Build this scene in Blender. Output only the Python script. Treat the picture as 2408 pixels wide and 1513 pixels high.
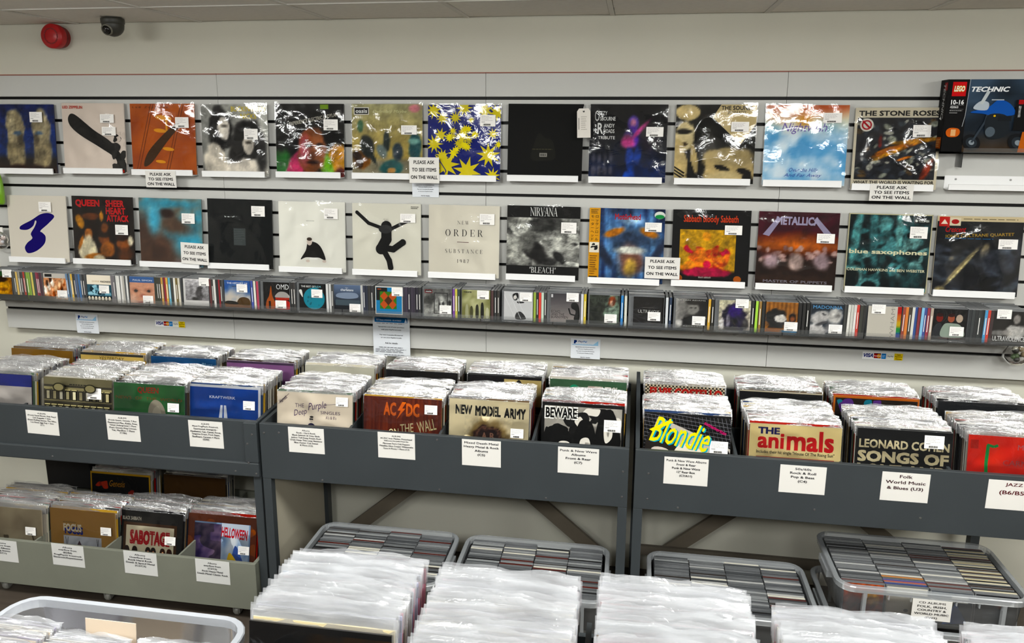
import bpy, math, random
import numpy as np
from mathutils import Vector, Matrix, noise

random.seed(7)
scene = bpy.context.scene
for o in list(bpy.data.objects):
    bpy.data.objects.remove(o)
COL = scene.collection

# ------------------------------------------------------------------ camera, light, exposure
FPX, PYC = 1801.14, 675.82                       # focal length and principal row in a 2408 x 1513 frame
CAM = Vector((0.6266, -3.2192, 2.0234))
YAW, PITCH, ROLL = 0.1576, -0.2093, 0.0059
_f = Vector((-math.sin(YAW) * math.cos(PITCH), math.cos(YAW) * math.cos(PITCH), math.sin(PITCH)))
_r0 = Vector((math.cos(YAW), math.sin(YAW), 0)); _u0 = _r0.cross(_f)
_r = math.cos(ROLL) * _r0 + math.sin(ROLL) * _u0; _u = -math.sin(ROLL) * _r0 + math.cos(ROLL) * _u0
cd_ = bpy.data.cameras.new('camera'); cam = bpy.data.objects.new('camera', cd_); COL.objects.link(cam)
cam.matrix_world = Matrix(((_r.x, _u.x, -_f.x, CAM.x), (_r.y, _u.y, -_f.y, CAM.y), (_r.z, _u.z, -_f.z, CAM.z), (0, 0, 0, 1)))
cd_.sensor_fit = 'HORIZONTAL'; cd_.sensor_width = 36.0; cd_.lens = 36.0 * FPX / 2408
cd_.shift_y = -(756.5 - PYC) / 2408; cd_.clip_start = 0.05
scene.camera = cam
scene.view_settings.view_transform = 'Standard'; scene.view_settings.look = 'None'
scene.view_settings.gamma = 1.0; scene.view_settings.use_curve_mapping = False
scene.view_settings.exposure = 0.04
w_ = bpy.data.worlds.new('world'); scene.world = w_; w_.use_nodes = True
w_.node_tree.nodes['Background'].inputs[0].default_value = (0.8, 0.85, 1, 1)
w_.node_tree.nodes['Background'].inputs[1].default_value = 0.02
LAMP = 33.0                                       # emission of the ceiling light panels

def W(u, v, y):
    """pixel of the 2408 x 1513 frame -> point on the plane of depth y"""
    d = _f + _r * ((u - 1204) / FPX) - _u * ((v - PYC) / FPX)
    return CAM + d * ((y - CAM.y) / d.y)
def WZ(u, v, z):
    d = _f + _r * ((u - 1204) / FPX) - _u * ((v - PYC) / FPX)
    return CAM + d * ((z - CAM.z) / d.z)

# ------------------------------------------------------------------ colours and materials
def lin(c):
    if isinstance(c, str):
        c = c.lstrip('#'); c = tuple(int(c[i:i + 2], 16) for i in (0, 2, 4))
    return tuple((x / 255 / 12.92) if x / 255 <= 0.04045 else ((x / 255 + 0.055) / 1.055) ** 2.4 for x in c)
def mixc(a, b, t):
    t = max(0, min(1, t)); return tuple(a[i] * (1 - t) + b[i] * t for i in range(3))
def hx(c):
    c = c.lstrip('#'); return tuple(int(c[i:i + 2], 16) for i in (0, 2, 4))

MATS = {}
def mat(name, col='#808080', rough=0.5, spec=0.5, metal=0.0, source=None, bump=0.0, bscale=60, noise_amt=0.0, nscale=8, emit=0.0, clear=0.0):
    if name in MATS: return MATS[name]
    m = bpy.data.materials.new(name); m.use_nodes = True; nt = m.node_tree; b = nt.nodes['Principled BSDF']
    b.inputs['Roughness'].default_value = rough; b.inputs['Specular IOR Level'].default_value = spec
    b.inputs['Metallic'].default_value = metal; b.inputs['Coat Weight'].default_value = clear
    base = lin(col) + (1,)
    b.inputs['Base Color'].default_value = base
    if source == 'vcol':
        n = nt.nodes.new('ShaderNodeVertexColor'); n.layer_name = 'Col'; hs = nt.nodes.new('ShaderNodeHueSaturation'); hs.inputs['Saturation'].default_value = 1.2; gm = nt.nodes.new('ShaderNodeGamma'); gm.inputs[1].default_value = 1.12; nt.links.new(n.outputs[0], hs.inputs['Color']); nt.links.new(hs.outputs[0], gm.inputs[0]); nt.links.new(gm.outputs[0], b.inputs['Base Color'])
    elif source == 'obj':
        n = nt.nodes.new('ShaderNodeObjectInfo'); nt.links.new(n.outputs['Color'], b.inputs['Base Color'])
    elif noise_amt:
        tc = nt.nodes.new('ShaderNodeTexCoord'); n = nt.nodes.new('ShaderNodeTexNoise'); n.inputs['Scale'].default_value = nscale
        n.inputs['Detail'].default_value = 6; nt.links.new(tc.outputs['Object'], n.inputs['Vector'])
        rp = nt.nodes.new('ShaderNodeValToRGB'); nt.links.new(n.outputs[0], rp.inputs[0])
        rp.color_ramp.elements[0].position = 0.3; rp.color_ramp.elements[1].position = 0.7
        rp.color_ramp.elements[0].color = tuple(x * (1 - noise_amt) for x in base[:3]) + (1,)
        rp.color_ramp.elements[1].color = tuple(min(1, x * (1 + noise_amt)) for x in base[:3]) + (1,)
        nt.links.new(rp.outputs[0], b.inputs['Base Color'])
    if bump:
        tc = nt.nodes.new('ShaderNodeTexCoord'); n = nt.nodes.new('ShaderNodeTexNoise'); n.inputs['Scale'].default_value = bscale
        n.inputs['Detail'].default_value = 4; nt.links.new(tc.outputs['Object'], n.inputs['Vector'])
        bp = nt.nodes.new('ShaderNodeBump'); bp.inputs['Strength'].default_value = bump; bp.inputs['Distance'].default_value = 0.002
        nt.links.new(n.outputs[0], bp.inputs['Height']); nt.links.new(bp.outputs[0], b.inputs['Normal'])
    if emit:
        b.inputs['Emission Color'].default_value = base; b.inputs['Emission Strength'].default_value = emit
    MATS[name] = m
    return m
def film_mat(name, haze, tint, rough, bump, bscale, refl=0.0, stretch=(1, 1, 1)):
    """thin clear plastic: mostly see-through, a little milky, with glossy wrinkles"""
    m = bpy.data.materials.new(name); m.use_nodes = True; nt = m.node_tree; nt.nodes.clear()
    out = nt.nodes.new('ShaderNodeOutputMaterial'); tr = nt.nodes.new('ShaderNodeBsdfTransparent'); gl = nt.nodes.new('ShaderNodeBsdfGlossy')
    df = nt.nodes.new('ShaderNodeBsdfDiffuse'); df.inputs[0].default_value = lin(tint) + (1,)
    gl.inputs['Roughness'].default_value = rough
    tc = nt.nodes.new('ShaderNodeTexCoord'); mp = nt.nodes.new('ShaderNodeMapping'); mp.inputs['Scale'].default_value = stretch
    n = nt.nodes.new('ShaderNodeTexNoise'); n.inputs['Scale'].default_value = bscale; n.inputs['Detail'].default_value = 3
    n.inputs['Distortion'].default_value = 1.2
    nt.links.new(tc.outputs['Object'], mp.inputs[0]); nt.links.new(mp.outputs[0], n.inputs['Vector'])
    bp = nt.nodes.new('ShaderNodeBump'); bp.inputs['Strength'].default_value = bump; bp.inputs['Distance'].default_value = 0.004
    nt.links.new(n.outputs[0], bp.inputs['Height'])
    for s in (gl, df): nt.links.new(bp.outputs[0], s.inputs['Normal'])
    fr = nt.nodes.new('ShaderNodeFresnel'); fr.inputs[0].default_value = 1.5; nt.links.new(bp.outputs[0], fr.inputs['Normal'])
    ad = nt.nodes.new('ShaderNodeMath'); ad.operation = 'ADD'; ad.use_clamp = True; ad.inputs[1].default_value = refl
    nt.links.new(fr.outputs[0], ad.inputs[0])
    m1 = nt.nodes.new('ShaderNodeMixShader'); m1.inputs[0].default_value = haze
    nt.links.new(tr.outputs[0], m1.inputs[1]); nt.links.new(df.outputs[0], m1.inputs[2])
    m2 = nt.nodes.new('ShaderNodeMixShader'); nt.links.new(ad.outputs[0], m2.inputs[0])
    nt.links.new(m1.outputs[0], m2.inputs[1]); nt.links.new(gl.outputs[0], m2.inputs[2])
    nt.links.new(m2.outputs[0], out.inputs[0]); MATS[name] = m
    return m

PRINT = mat('print', source='vcol', rough=0.6, spec=0.1)
OBJC = mat('object_colour', source='obj', rough=0.5)
PAPER = mat('paper', '#e6e4df', 0.7, 0.2)
FILM = film_mat('clear_film', 0.006, '#ffffff', 0.07, 0.35, 16, 0.0)
POLY = film_mat('polythene', 0.2, '#f4f4f6', 0.12, 0.8, 55, 0.2, (1, 1, 2))
POLYW = film_mat('milky_polythene', 0.3, '#e6e8ec', 0.13, 0.35, 22, 0.08, (1, 1, 2))
CRATER = film_mat('clear_box_rim', 0.36, '#cfd4d8', 0.2, 0.05, 20, 0.03)
ACRYL = film_mat('clear_acrylic', 0.035, '#e8ecec', 0.06, 0.0, 5, 0.03)
CRATE = film_mat('clear_box_plastic', 0.12, '#d9dde0', 0.2, 0.05, 20, 0.03)
CASE = mat('case_plastic', '#6c6e70', 0.16, 0.6)
SLAT = mat('slatwall_laminate', '#bebeba', 0.5, 0.4, bump=0.04, bscale=300)
BLACK = mat('black_insert', '#050505', 0.5, 0.2)
WHITE = mat('white_plastic', '#eeeeee', 0.35)
GREY = mat('slate_grey_paint', '#363b3e', 0.45, 0.4, bump=0.08, bscale=120, noise_amt=0.06, nscale=5)
TROL = mat('trolley_grey_paint', '#76786c', 0.55, 0.3, bump=0.06, bscale=90, noise_amt=0.05, nscale=6)
WALL = mat('wall_paint', '#d0cec0', 0.75, 0.2, bump=0.05, bscale=200, noise_amt=0.02, nscale=3)
CREAM = mat('cream_board', '#bdb6a2', 0.6, 0.3)
METAL = mat('dull_metal', '#9a9a9a', 0.35, 0.5, metal=0.9)

# ------------------------------------------------------------------ mesh helpers
class MB:
    def __init__(s): s.v = []; s.f = []; s.c = []; s.mi = []
    def face(s, pts, col=None, mi=0):
        b = len(s.v); s.v += [tuple(p) for p in pts]; s.f.append(tuple(range(b, b + len(pts)))); s.c.append(col or (1, 1, 1)); s.mi.append(mi)
    def box(s, x0, x1, y0, y1, z0, z1, col=None, mi=0, faces='xXyYzZ'):
        b = len(s.v); s.v += [(x0, y0, z0), (x1, y0, z0), (x1, y1, z0), (x0, y1, z0), (x0, y0, z1), (x1, y0, z1), (x1, y1, z1), (x0, y1, z1)]
        for k, q in (('z', (3, 2, 1, 0)), ('Z', (4, 5, 6, 7)), ('y', (0, 1, 5, 4)), ('X', (1, 2, 6, 5)), ('Y', (2, 3, 7, 6)), ('x', (3, 0, 4, 7))):
            if k in faces: s.f.append(tuple(b + i for i in q)); s.c.append(col or (1, 1, 1)); s.mi.append(mi)
        return s
    def ext(s, prof, x0, x1, mi=0):
        """profile of (y, z) points, counter-clockwise seen from +x, swept along x"""
        n = len(prof); b = len(s.v); s.v += [(x0, y, z) for y, z in prof] + [(x1, y, z) for y, z in prof]
        for i in range(n):
            j = (i + 1) % n; s.f.append((b + i, b + n + i, b + n + j, b + j)); s.c.append((1, 1, 1)); s.mi.append(mi)
        s.f.append(tuple(b + i for i in range(n))); s.f.append(tuple(b + n + i for i in reversed(range(n)))); s.c += [(1, 1, 1)] * 2; s.mi += [mi] * 2
        return s
    def beam(s, a, b, w, d):
        """bar from a to b in the xz plane, w wide, d deep in y (towards -y from the points)"""
        a = Vector(a); b = Vector(b); t = (b - a).normalized(); n = Vector((-t.z, 0, t.x)) * (w / 2); dv = Vector((0, -d, 0))
        q = [a - n, b - n, b + n, a + n]; k = len(s.v); s.v += [tuple(p) for p in q] + [tuple(p + dv) for p in q]
        for f in ((0, 1, 2, 3), (7, 6, 5, 4), (0, 4, 5, 1), (1, 5, 6, 2), (2, 6, 7, 3), (3, 7, 4, 0)): s.f.append(tuple(k + i for i in f)); s.c.append((1, 1, 1)); s.mi.append(0)
        return s
    def lathe(s, prof, n=24, axis='z', c=(0, 0, 0), mi=0):
        b = len(s.v)
        for r, h in prof:
            for i in range(n):
                a = 2 * math.pi * i / n; p = (r * math.cos(a), r * math.sin(a), h)
                if axis == 'y': p = (p[0], p[2], p[1])
                if axis == 'x': p = (p[2], p[0], p[1])
                s.v.append((p[0] + c[0], p[1] + c[1], p[2] + c[2]))
        for k in range(len(prof) - 1):
            for i in range(n):
                j = (i + 1) % n; s.f.append((b + k * n + i, b + k * n + j, b + (k + 1) * n + j, b + (k + 1) * n + i)); s.c.append((1, 1, 1)); s.mi.append(mi)
        return s
    def loft(s, rings, mi=0, caps=(True, True)):
        n = len(rings[0]); b = len(s.v)
        for r in rings: s.v += [tuple(p) for p in r]
        for k in range(len(rings) - 1):
            for i in range(n):
                j = (i + 1) % n; s.f.append((b + k * n + i, b + k * n + j, b + (k + 1) * n + j, b + (k + 1) * n + i)); s.c.append((1, 1, 1)); s.mi.append(mi)
        if caps[0]: s.f.append(tuple(b + i for i in reversed(range(n)))); s.c.append((1, 1, 1)); s.mi.append(mi)
        if caps[1]: s.f.append(tuple(b + (len(rings) - 1) * n + i for i in range(n))); s.c.append((1, 1, 1)); s.mi.append(mi)
        return s
    def mesh(s, name, mats, smooth=False):
        me = bpy.data.meshes.new(name); me.from_pydata(s.v, [], s.f)
        for m in mats: me.materials.append(m)
        if any(s.mi): me.polygons.foreach_set('material_index', s.mi)
        if any(m.name.startswith(('print', 'cd_edge')) for m in mats):
            at = me.color_attributes.new('Col', 'FLOAT_COLOR', 'CORNER'); arr = []
            for f, c in zip(s.f, s.c):
                if isinstance(c[0], (tuple, list)):
                    for q in c: arr += [q[0], q[1], q[2], 1.0]
                else: arr += [c[0], c[1], c[2], 1.0] * len(f)
            at.data.foreach_set('color', arr)
        if smooth: me.polygons.foreach_set('use_smooth', [True] * len(me.polygons))
        me.update(); return me
    def build(s, name, mats, parent=None, smooth=False, bevel=0):
        if not isinstance(mats, (list, tuple)): mats = [mats]
        return link(name, s.mesh(name, mats, smooth), parent, bevel)
def link(name, me, parent=None, bevel=0, loc=None, rot=None, scale=None):
    o = bpy.data.objects.new(name, me); COL.objects.link(o); o.parent = parent
    if loc is not None: o.location = loc
    if rot is not None: o.rotation_euler = rot
    if scale is not None: o.scale = scale
    if bevel:
        b = o.modifiers.new('bevel', 'BEVEL'); b.width = bevel; b.segments = 2; b.limit_method = 'ANGLE'
    return o
def tag(o, label=None, cat=None, group=None, kind=None):
    if label: o['label'] = label
    if cat: o['category'] = cat
    if group: o['group'] = group
    if kind: o['kind'] = kind
    return o
def thing(name, label, cat, loc=(0, 0, 0), rot=(0, 0, 0), group=None):
    o = bpy.data.objects.new(name, None); COL.objects.link(o); o.location = loc; o.rotation_euler = rot; o.empty_display_size = 0.05
    return tag(o, label, cat, group)

# ------------------------------------------------------------------ lettering
_tc = {}
def glyphs(s, bold=0.0, shear=0.0):
    k = (s, bold, shear)
    if k in _tc: return _tc[k]
    cu = bpy.data.curves.new('lettering', 'FONT'); cu.body = s; cu.size = 1; cu.shear = shear; cu.resolution_u = 2; cu.fill_mode = 'FRONT'
    cu.align_x = 'CENTER'; cu.space_line = 1.15
    ob = bpy.data.objects.new('lettering', cu); me = ob.to_mesh()
    v = [(p.co.x, p.co.y) for p in me.vertices]; f = [tuple(p.vertices) for p in me.polygons]
    ob.to_mesh_clear(); bpy.data.objects.remove(ob); bpy.data.curves.remove(cu)
    if v and bold:                                  # heavier strokes: the same outlines laid side by side
        d = bold * .8; v0, f0, nv = v, f, len(v); v = []; f = []
        for k_, (dx, dy) in enumerate(((-d, -d), (d, -d), (d, d), (-d, d))): v += [(x + dx, y + dy, k_ * .4) for x, y in v0]; f += [tuple(i + k_ * nv for i in q) for q in f0]
    if v:
        x0 = min(p[0] for p in v); x1 = max(p[0] for p in v); y0 = min(p[1] for p in v); y1 = max(p[1] for p in v)
        sx = max(x1 - x0, 1e-4); sy = max(y1 - y0, 1e-4)
        v = [((p[0] - x0) / sx, (p[1] - y0) / sy) + tuple(p[2:]) for p in v]; asp = sx / sy
    else: asp = 1
    _tc[k] = (v, f, asp); return _tc[k]
# a modern-style serif alphabet drawn from thick stems, hairlines and bowls (unit cap height)
def _ln(x0, y0, x1, y1, t): return ('l', x0, y0, x1, y1, t)
TH, TN, SE = 0.15, 0.035, 0.09
def _stem(x, y0=0, y1=1, s0=1, s1=1):
    r = [_ln(x, y0, x, y1, TH)]
    if s0: r.append(_ln(x - TH / 2 - SE, y0 + TN / 2, x + TH / 2 + SE, y0 + TN / 2, TN))
    if s1: r.append(_ln(x - TH / 2 - SE, y1 - TN / 2, x + TH / 2 + SE, y1 - TN / 2, TN))
    return r
def _hs(x, y): return [_ln(x - .13, y, x + .13, y, TN)]
SERIF = {
 'N': (.95, [_ln(.12, 0, .12, 1, TN * 1.3), _ln(.12, .97, .83, .03, TH), _ln(.83, 0, .83, 1, TN * 1.3)] + _hs(.12, .02) + _hs(.06, .98) + _hs(.83, .98)),
 'E': (.75, _stem(.16) + [_ln(.1, .98, .7, .98, TN), _ln(.1, .02, .72, .02, TN), _ln(.2, .5, .52, .5, TN), _ln(.69, .74, .69, 1, TN * 1.5), _ln(.71, 0, .71, .28, TN * 1.5), _ln(.52, .38, .52, .62, TN * 1.4)]),
 'W': (1.3, [_ln(.1, 1, .36, 0, TH), _ln(.36, 0, .62, 1, TN), _ln(.58, 1, .84, 0, TH), _ln(.84, 0, 1.12, 1, TN)] + _hs(.1, .98) + _hs(.6, .98) + _hs(1.12, .98)),
 'O': (.95, [('o', .47, .5, .43, .51, 0, 360)]), 'D': (.9, _stem(.16) + [('o', .35, .5, .48, .5, -90, 90), _ln(.16, .98, .37, .98, TN), _ln(.16, .02, .37, .02, TN)]),
 'R': (.9, _stem(.16) + [('o', .36, .74, .34, .26, -90, 90), _ln(.16, .98, .38, .98, TN), _ln(.16, .49, .4, .49, TN), _ln(.46, .48, .74, .03, TH), _ln(.7, .02, .9, .02, TN)]),
 'S': (.68, [('o', .34, .75, .27, .25, 60, 265), ('o', .34, .26, .3, .27, -120, 85), _ln(.2, .68, .5, .35, TH), _ln(.57, .74, .57, .98, TN), _ln(.05, .02, .05, .3, TN)]),
 'U': (.9, [_ln(.16, .3, .16, 1, TH), ('o', .47, .32, .38, .33, 180, 360), _ln(.8, .3, .8, 1, TN)] + _hs(.16, .98) + _hs(.8, .98)),
 'B': (.8, _stem(.16) + [('o', .34, .75, .32, .25, -90, 90), ('o', .36, .26, .38, .27, -90, 90), _ln(.16, .98, .36, .98, TN), _ln(.16, .52, .38, .52, TN), _ln(.16, .02, .38, .02, TN)]),
 'T': (.85, _stem(.42, s1=0) + [_ln(.04, .98, .8, .98, TN), _ln(.05, .72, .05, 1, TN * 1.4), _ln(.79, .72, .79, 1, TN * 1.4)]),
 'A': (.95, [_ln(.1, 0, .46, 1, TN), _ln(.44, 1, .8, 0, TH), _ln(.22, .34, .66, .34, TN)] + _hs(.1, .02) + _hs(.8, .02)),
 'C': (.85, [('o', .46, .5, .42, .51, 45, 318), _ln(.76, .66, .76, 1, TN)]),
 'I': (.4, _stem(.2)), 'L': (.75, _stem(.16) + [_ln(.1, .02, .7, .02, TN), _ln(.69, 0, .69, .3, TN * 1.5)]),
 'H': (1.0, _stem(.18) + _stem(.8) + [_ln(.18, .5, .8, .5, TN)]),
 'V': (.9, [_ln(.1, 1, .44, 0, TH), _ln(.44, 0, .78, 1, TN)] + _hs(.1, .98) + _hs(.78, .98)),
 '1': (.45, _stem(.24, s1=0) + [_ln(.06, .82, .24, .98, TN)]),
 '9': (.7, [('o', .34, .68, .3, .32, 0, 360), ('o', .3, .45, .34, .46, -70, 40)]),
 '8': (.7, [('o', .34, .75, .27, .25, 0, 360), ('o', .34, .26, .31, .27, 0, 360)]),
 '7': (.65, [_ln(.05, .96, .62, .96, TN * 2), _ln(.6, .94, .26, 0, TH * .8), _ln(.06, .76, .06, 1, TN)]),
 ' ': (.5, []), '"': (.4, [_ln(.1, .7, .16, 1, .07), _ln(.26, .7, .32, 1, .07)]),
}

class Art:
    """flat print on a sheet of W x H metres: u to the right, v up, both 0..1"""
    def __init__(s, w=0.31, h=0.31, eps=0.00016):
        s.w = w; s.h = h; s.m = MB(); s.k = 0; s.eps = eps
    def P(s, u, v): return ((u - .5) * s.w, -s.k * s.eps, v * s.h)
    def add(s, pts, c):
        """a flat piece of print, cut off at the edge of the sheet"""
        if any(not (0 <= q[0] <= 1 and 0 <= q[1] <= 1) for q in pts):
            for ax, lim, sg in ((0, 0, 1), (0, 1, -1), (1, 0, 1), (1, 1, -1)):
                out = []
                for i in range(len(pts)):
                    a, b = pts[i - 1], pts[i]; da, db = sg * (a[ax] - lim), sg * (b[ax] - lim)
                    if (da < 0) != (db < 0): t = da / (da - db); out.append((a[0] + (b[0] - a[0]) * t, a[1] + (b[1] - a[1]) * t))
                    if db >= 0: out.append(b)
                pts = out
                if len(pts) < 3: return
        s.m.face([s.P(*q) for q in pts], c)
    def bg(s, f, n=1):
        if isinstance(f, str): s.k += 1; return s.r(0, 0, 1, 1, f)
        return s.grid(0, 0, 1, 1, f, n)
    def grid(s, u0, v0, u1, v1, f, n=8):
        s.k += 1; b = len(s.m.v); cols = []
        for j in range(n + 1):
            for i in range(n + 1): s.m.v.append(s.P(u0 + i / n * (u1 - u0), v0 + j / n * (v1 - v0))); cols.append(lin(f(i / n, j / n)))
        for j in range(n):
            for i in range(n):
                q = [j * (n + 1) + i, j * (n + 1) + i + 1, (j + 1) * (n + 1) + i + 1, (j + 1) * (n + 1) + i]; s.m.f.append(tuple(b + x for x in q)); s.m.c.append([cols[x] for x in q]); s.m.mi.append(0)
        return s
    def paint(s, box, base, feats, n=48, seed=1, grain=.18, sc=7):
        """airbrushed picture: soft-edged ovals (cu, cv, ru, rv, colour, softness, turn) over a base, with a mottled grain"""
        fs = [(f[0], f[1], f[2], f[3], hx(f[4]), f[5] if len(f) > 5 else .3, math.radians(f[6]) if len(f) > 6 else 0) for f in feats]
        bc = base if callable(base) else (lambda u, v, c=hx(base): c)
        def fn(u, v):
            c = bc(u, v); wob = nz(u, v, 5, seed) * .25
            for cx, cy, rx, ry, col, so, a in fs:
                dx, dy = u - cx, v - cy; ca, sa = math.cos(a), math.sin(a); d = math.hypot((dx * ca + dy * sa) / rx, (dy * ca - dx * sa) / ry) + wob
                t = (1 + so - d) / (2 * so)
                if t > 0: t = min(1, t); c = mixc(c, col, t * t * (3 - 2 * t))
            g = 1 + grain * 2 * nz(u, v, sc, seed + 3) + grain * nz(u, v, sc * 4, seed + 4); return tuple(max(2, min(250, x * g)) for x in c)
        return s.grid(*box, fn, n)
    def p(s, pts, c): s.k += 1; s.add(pts, lin(c)); return s
    def r(s, u0, v0, u1, v1, c): return s.p([(u0, v0), (u1, v0), (u1, v1), (u0, v1)], c)
    def fr(s, u0, v0, u1, v1, t, c):
        s.r(u0, v0, u1, v0 + t, c); s.k -= 1; s.r(u0, v1 - t, u1, v1, c); s.k -= 1; s.r(u0, v0, u0 + t, v1, c); s.k -= 1; return s.r(u1 - t, v0, u1, v1, c)
    def e(s, cx, cy, rx, ry, c, rot=0, n=24):
        a = math.radians(rot); ca, sa = math.cos(a), math.sin(a)
        return s.p([(cx + rx * math.cos(t) * ca - ry * math.sin(t) * sa, cy + rx * math.cos(t) * sa + ry * math.sin(t) * ca) for t in (2 * math.pi * i / n for i in range(n))], c)
    def tri(s, pts, c):
        """any simple outline, cut into triangles"""
        from mathutils.geometry import tessellate_polygon
        s.k += 1
        for t in tessellate_polygon([[Vector((q[0], q[1], 0)) for q in pts]]):
            a, b, d = (pts[i] for i in t)
            if (b[0] - a[0]) * (d[1] - a[1]) - (b[1] - a[1]) * (d[0] - a[0]) < 0: b, d = d, b
            s.add([a, b, d], lin(c))
        return s
    def s_(s, pts, c, n=5):
        """smooth closed outline through the points"""
        q = []; m = len(pts)
        for i in range(m):
            p0, p1, p2, p3 = pts[i - 1], pts[i], pts[(i + 1) % m], pts[(i + 2) % m]
            for k in range(n):
                t = k / n
                q.append(tuple(.5 * (2 * p1[d] + (p2[d] - p0[d]) * t + (2 * p0[d] - 5 * p1[d] + 4 * p2[d] - p3[d]) * t * t + (3 * p1[d] - p0[d] - 3 * p2[d] + p3[d]) * t ** 3) for d in (0, 1)))
        return s.tri(q, c)
    def l(s, pts, t, c):
        s.k += 1
        for a, b in zip(pts[:-1], pts[1:]):
            dx, dy = b[0] - a[0], b[1] - a[1]; L = math.hypot(dx, dy) or 1; nx, ny = -dy / L * t / 2, dx / L * t / 2
            s.add([(a[0] - nx, a[1] - ny), (b[0] - nx, b[1] - ny), (b[0] + nx, b[1] + ny), (a[0] + nx, a[1] + ny)], lin(c))
        return s
    def st(s, cx, cy, r1, r2, n, c, rot=0):
        s.k += 1; o = (cx, cy); q = []
        for i in range(2 * n):
            a = math.pi * i / n + rot; r = r1 if i % 2 == 0 else r2; q.append((cx + r * math.cos(a), cy + r * math.sin(a)))
        for i in range(2 * n): s.add([o, q[i], q[(i + 1) % (2 * n)]], lin(c))
        return s
    def put(s, v, f, u0, v0, u1, v1, c, rot=0):
        s.k += 1; b = len(s.m.v); cu, cv = (u0 + u1) / 2, (v0 + v1) / 2; ca, sa = math.cos(math.radians(rot)), math.sin(math.radians(rot))
        for p in v:
            x, y = p[0], p[1]; dx, dy = (u0 + x * (u1 - u0) - cu) * s.w, (v0 + y * (v1 - v0) - cv) * s.h
            q = s.P(cu + (dx * ca - dy * sa) / s.w, cv + (dx * sa + dy * ca) / s.h); s.m.v.append((q[0], q[1] - (p[2] * s.eps if len(p) > 2 else 0), q[2]))
        if v and len(v[0]) > 2: s.k += 1.5
        col = lin(c)
        for q in f: s.m.f.append(tuple(b + i for i in q)); s.m.c.append(col); s.m.mi.append(0)
        return s
    def t(s, txt, u0, v0, u1, v1, c, bold=0.0, shear=0.0, rot=0, keep=False):
        """lettering fitted to a box; keep=True keeps the letters' own proportions and centres them"""
        v, f, asp = glyphs(txt, bold, shear)
        if not v: return s
        if keep:
            bw, bh = (u1 - u0) * s.w, (v1 - v0) * s.h; k = min(bw / asp, bh); cu, cv = (u0 + u1) / 2, (v0 + v1) / 2
            u0, u1 = cu - k * asp / 2 / s.w, cu + k * asp / 2 / s.w; v0, v1 = cv - k / 2 / s.h, cv + k / 2 / s.h
        return s.put(v, f, u0, v0, u1, v1, c, rot)
    def serif(s, txt, u0, v0, u1, v1, c, gap=0.25):
        x = 0; V = []; F = []
        for ch in txt:
            wd, parts = SERIF.get(ch, SERIF[' '])
            for q in parts:
                b = len(V)
                if q[0] == 'l':
                    _, x0, y0, x1, y1, t = q; dx, dy = x1 - x0, y1 - y0; L = math.hypot(dx, dy); nx, ny = -dy / L * t / 2, dx / L * t / 2
                    if abs(dx) > .05 and abs(dy) > .05: nx, ny = -t / 2, 0
                    V += [(x + x0 - nx, y0 - ny), (x + x1 - nx, y1 - ny), (x + x1 + nx, y1 + ny), (x + x0 + nx, y0 + ny)]; F.append((b, b + 1, b + 2, b + 3))
                else:
                    _, cx, cy, rx, ry, a0, a1 = q; n = max(6, int(abs(a1 - a0) / 15))
                    for i in range(n + 1):
                        a = math.radians(a0 + (a1 - a0) * i / n)
                        V += [(x + cx + rx * math.cos(a), cy + ry * math.sin(a)), (x + cx + (rx - TH) * math.cos(a), cy + (ry - TN) * math.sin(a))]
                    F += [(b + 2 * i, b + 2 * i + 2, b + 2 * i + 3, b + 2 * i + 1) for i in range(n)]
            x += wd + gap
        tw = x - gap
        return s.put([(a / tw, b) for a, b in V], F, u0, v0, u1, v1, c)
    def lines(s, u0, v0, u1, v1, n, c='#8a8a8a', fill=.42, seed=0):
        """rows of small print too fine to read"""
        rr = random.Random(seed); h = (v1 - v0) / n
        for i in range(n):
            y = v1 - (i + .5) * h; e = u0 + (u1 - u0) * rr.uniform(.6, 1)
            x = u0; s.k += 1
            while x < e:
                wd = min((u1 - u0) * rr.uniform(.06, .18), e - x); s.m.face([s.P(x, y - h * fill / 2), s.P(x + wd, y - h * fill / 2), s.P(x + wd, y + h * fill / 2), s.P(x, y + h * fill / 2)], lin(c)); x += wd + (u1 - u0) * .03
        return s
    def bars(s, u0, v0, u1, v1, n=16, c='#1c1c1c', seed=1):
        rr = random.Random(seed); s.k += 1; x = u0; st = (u1 - u0) / n
        for i in range(n):
            wd = st * rr.uniform(.3, .8); s.m.face([s.P(x, v0), s.P(x + wd, v0), s.P(x + wd, v1), s.P(x, v1)], lin(c)); x += st
        return s
    def build(s, name, parent, y=0): o = s.m.build(name, PRINT, parent); o.location.y = y; return o
def nz(u, v, sc=4, seed=0): return noise.fractal(Vector((u * sc + seed * 7.3, v * sc + seed * 3.1, seed)), 1.0, 2.0, 4)
def blobs(a, n, cols, box, r, seed):
    """scattered soft-edged paint shapes, a plain stand-in for a printed picture"""
    rr = random.Random(seed); u0, v0, u1, v1 = box
    for i in range(n):
        cx, cy = rr.uniform(u0, u1), rr.uniform(v0, v1); q = rr.uniform(*r); pts = []
        for k in range(7):
            an = 2 * math.pi * k / 7; d = q * rr.uniform(.5, 1.2); pts.append((min(u1, max(u0, cx + d * math.cos(an))), min(v1, max(v0, cy + d * math.sin(an)))))
        a.s_(pts, rr.choice(cols), 3)
    return a

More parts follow.
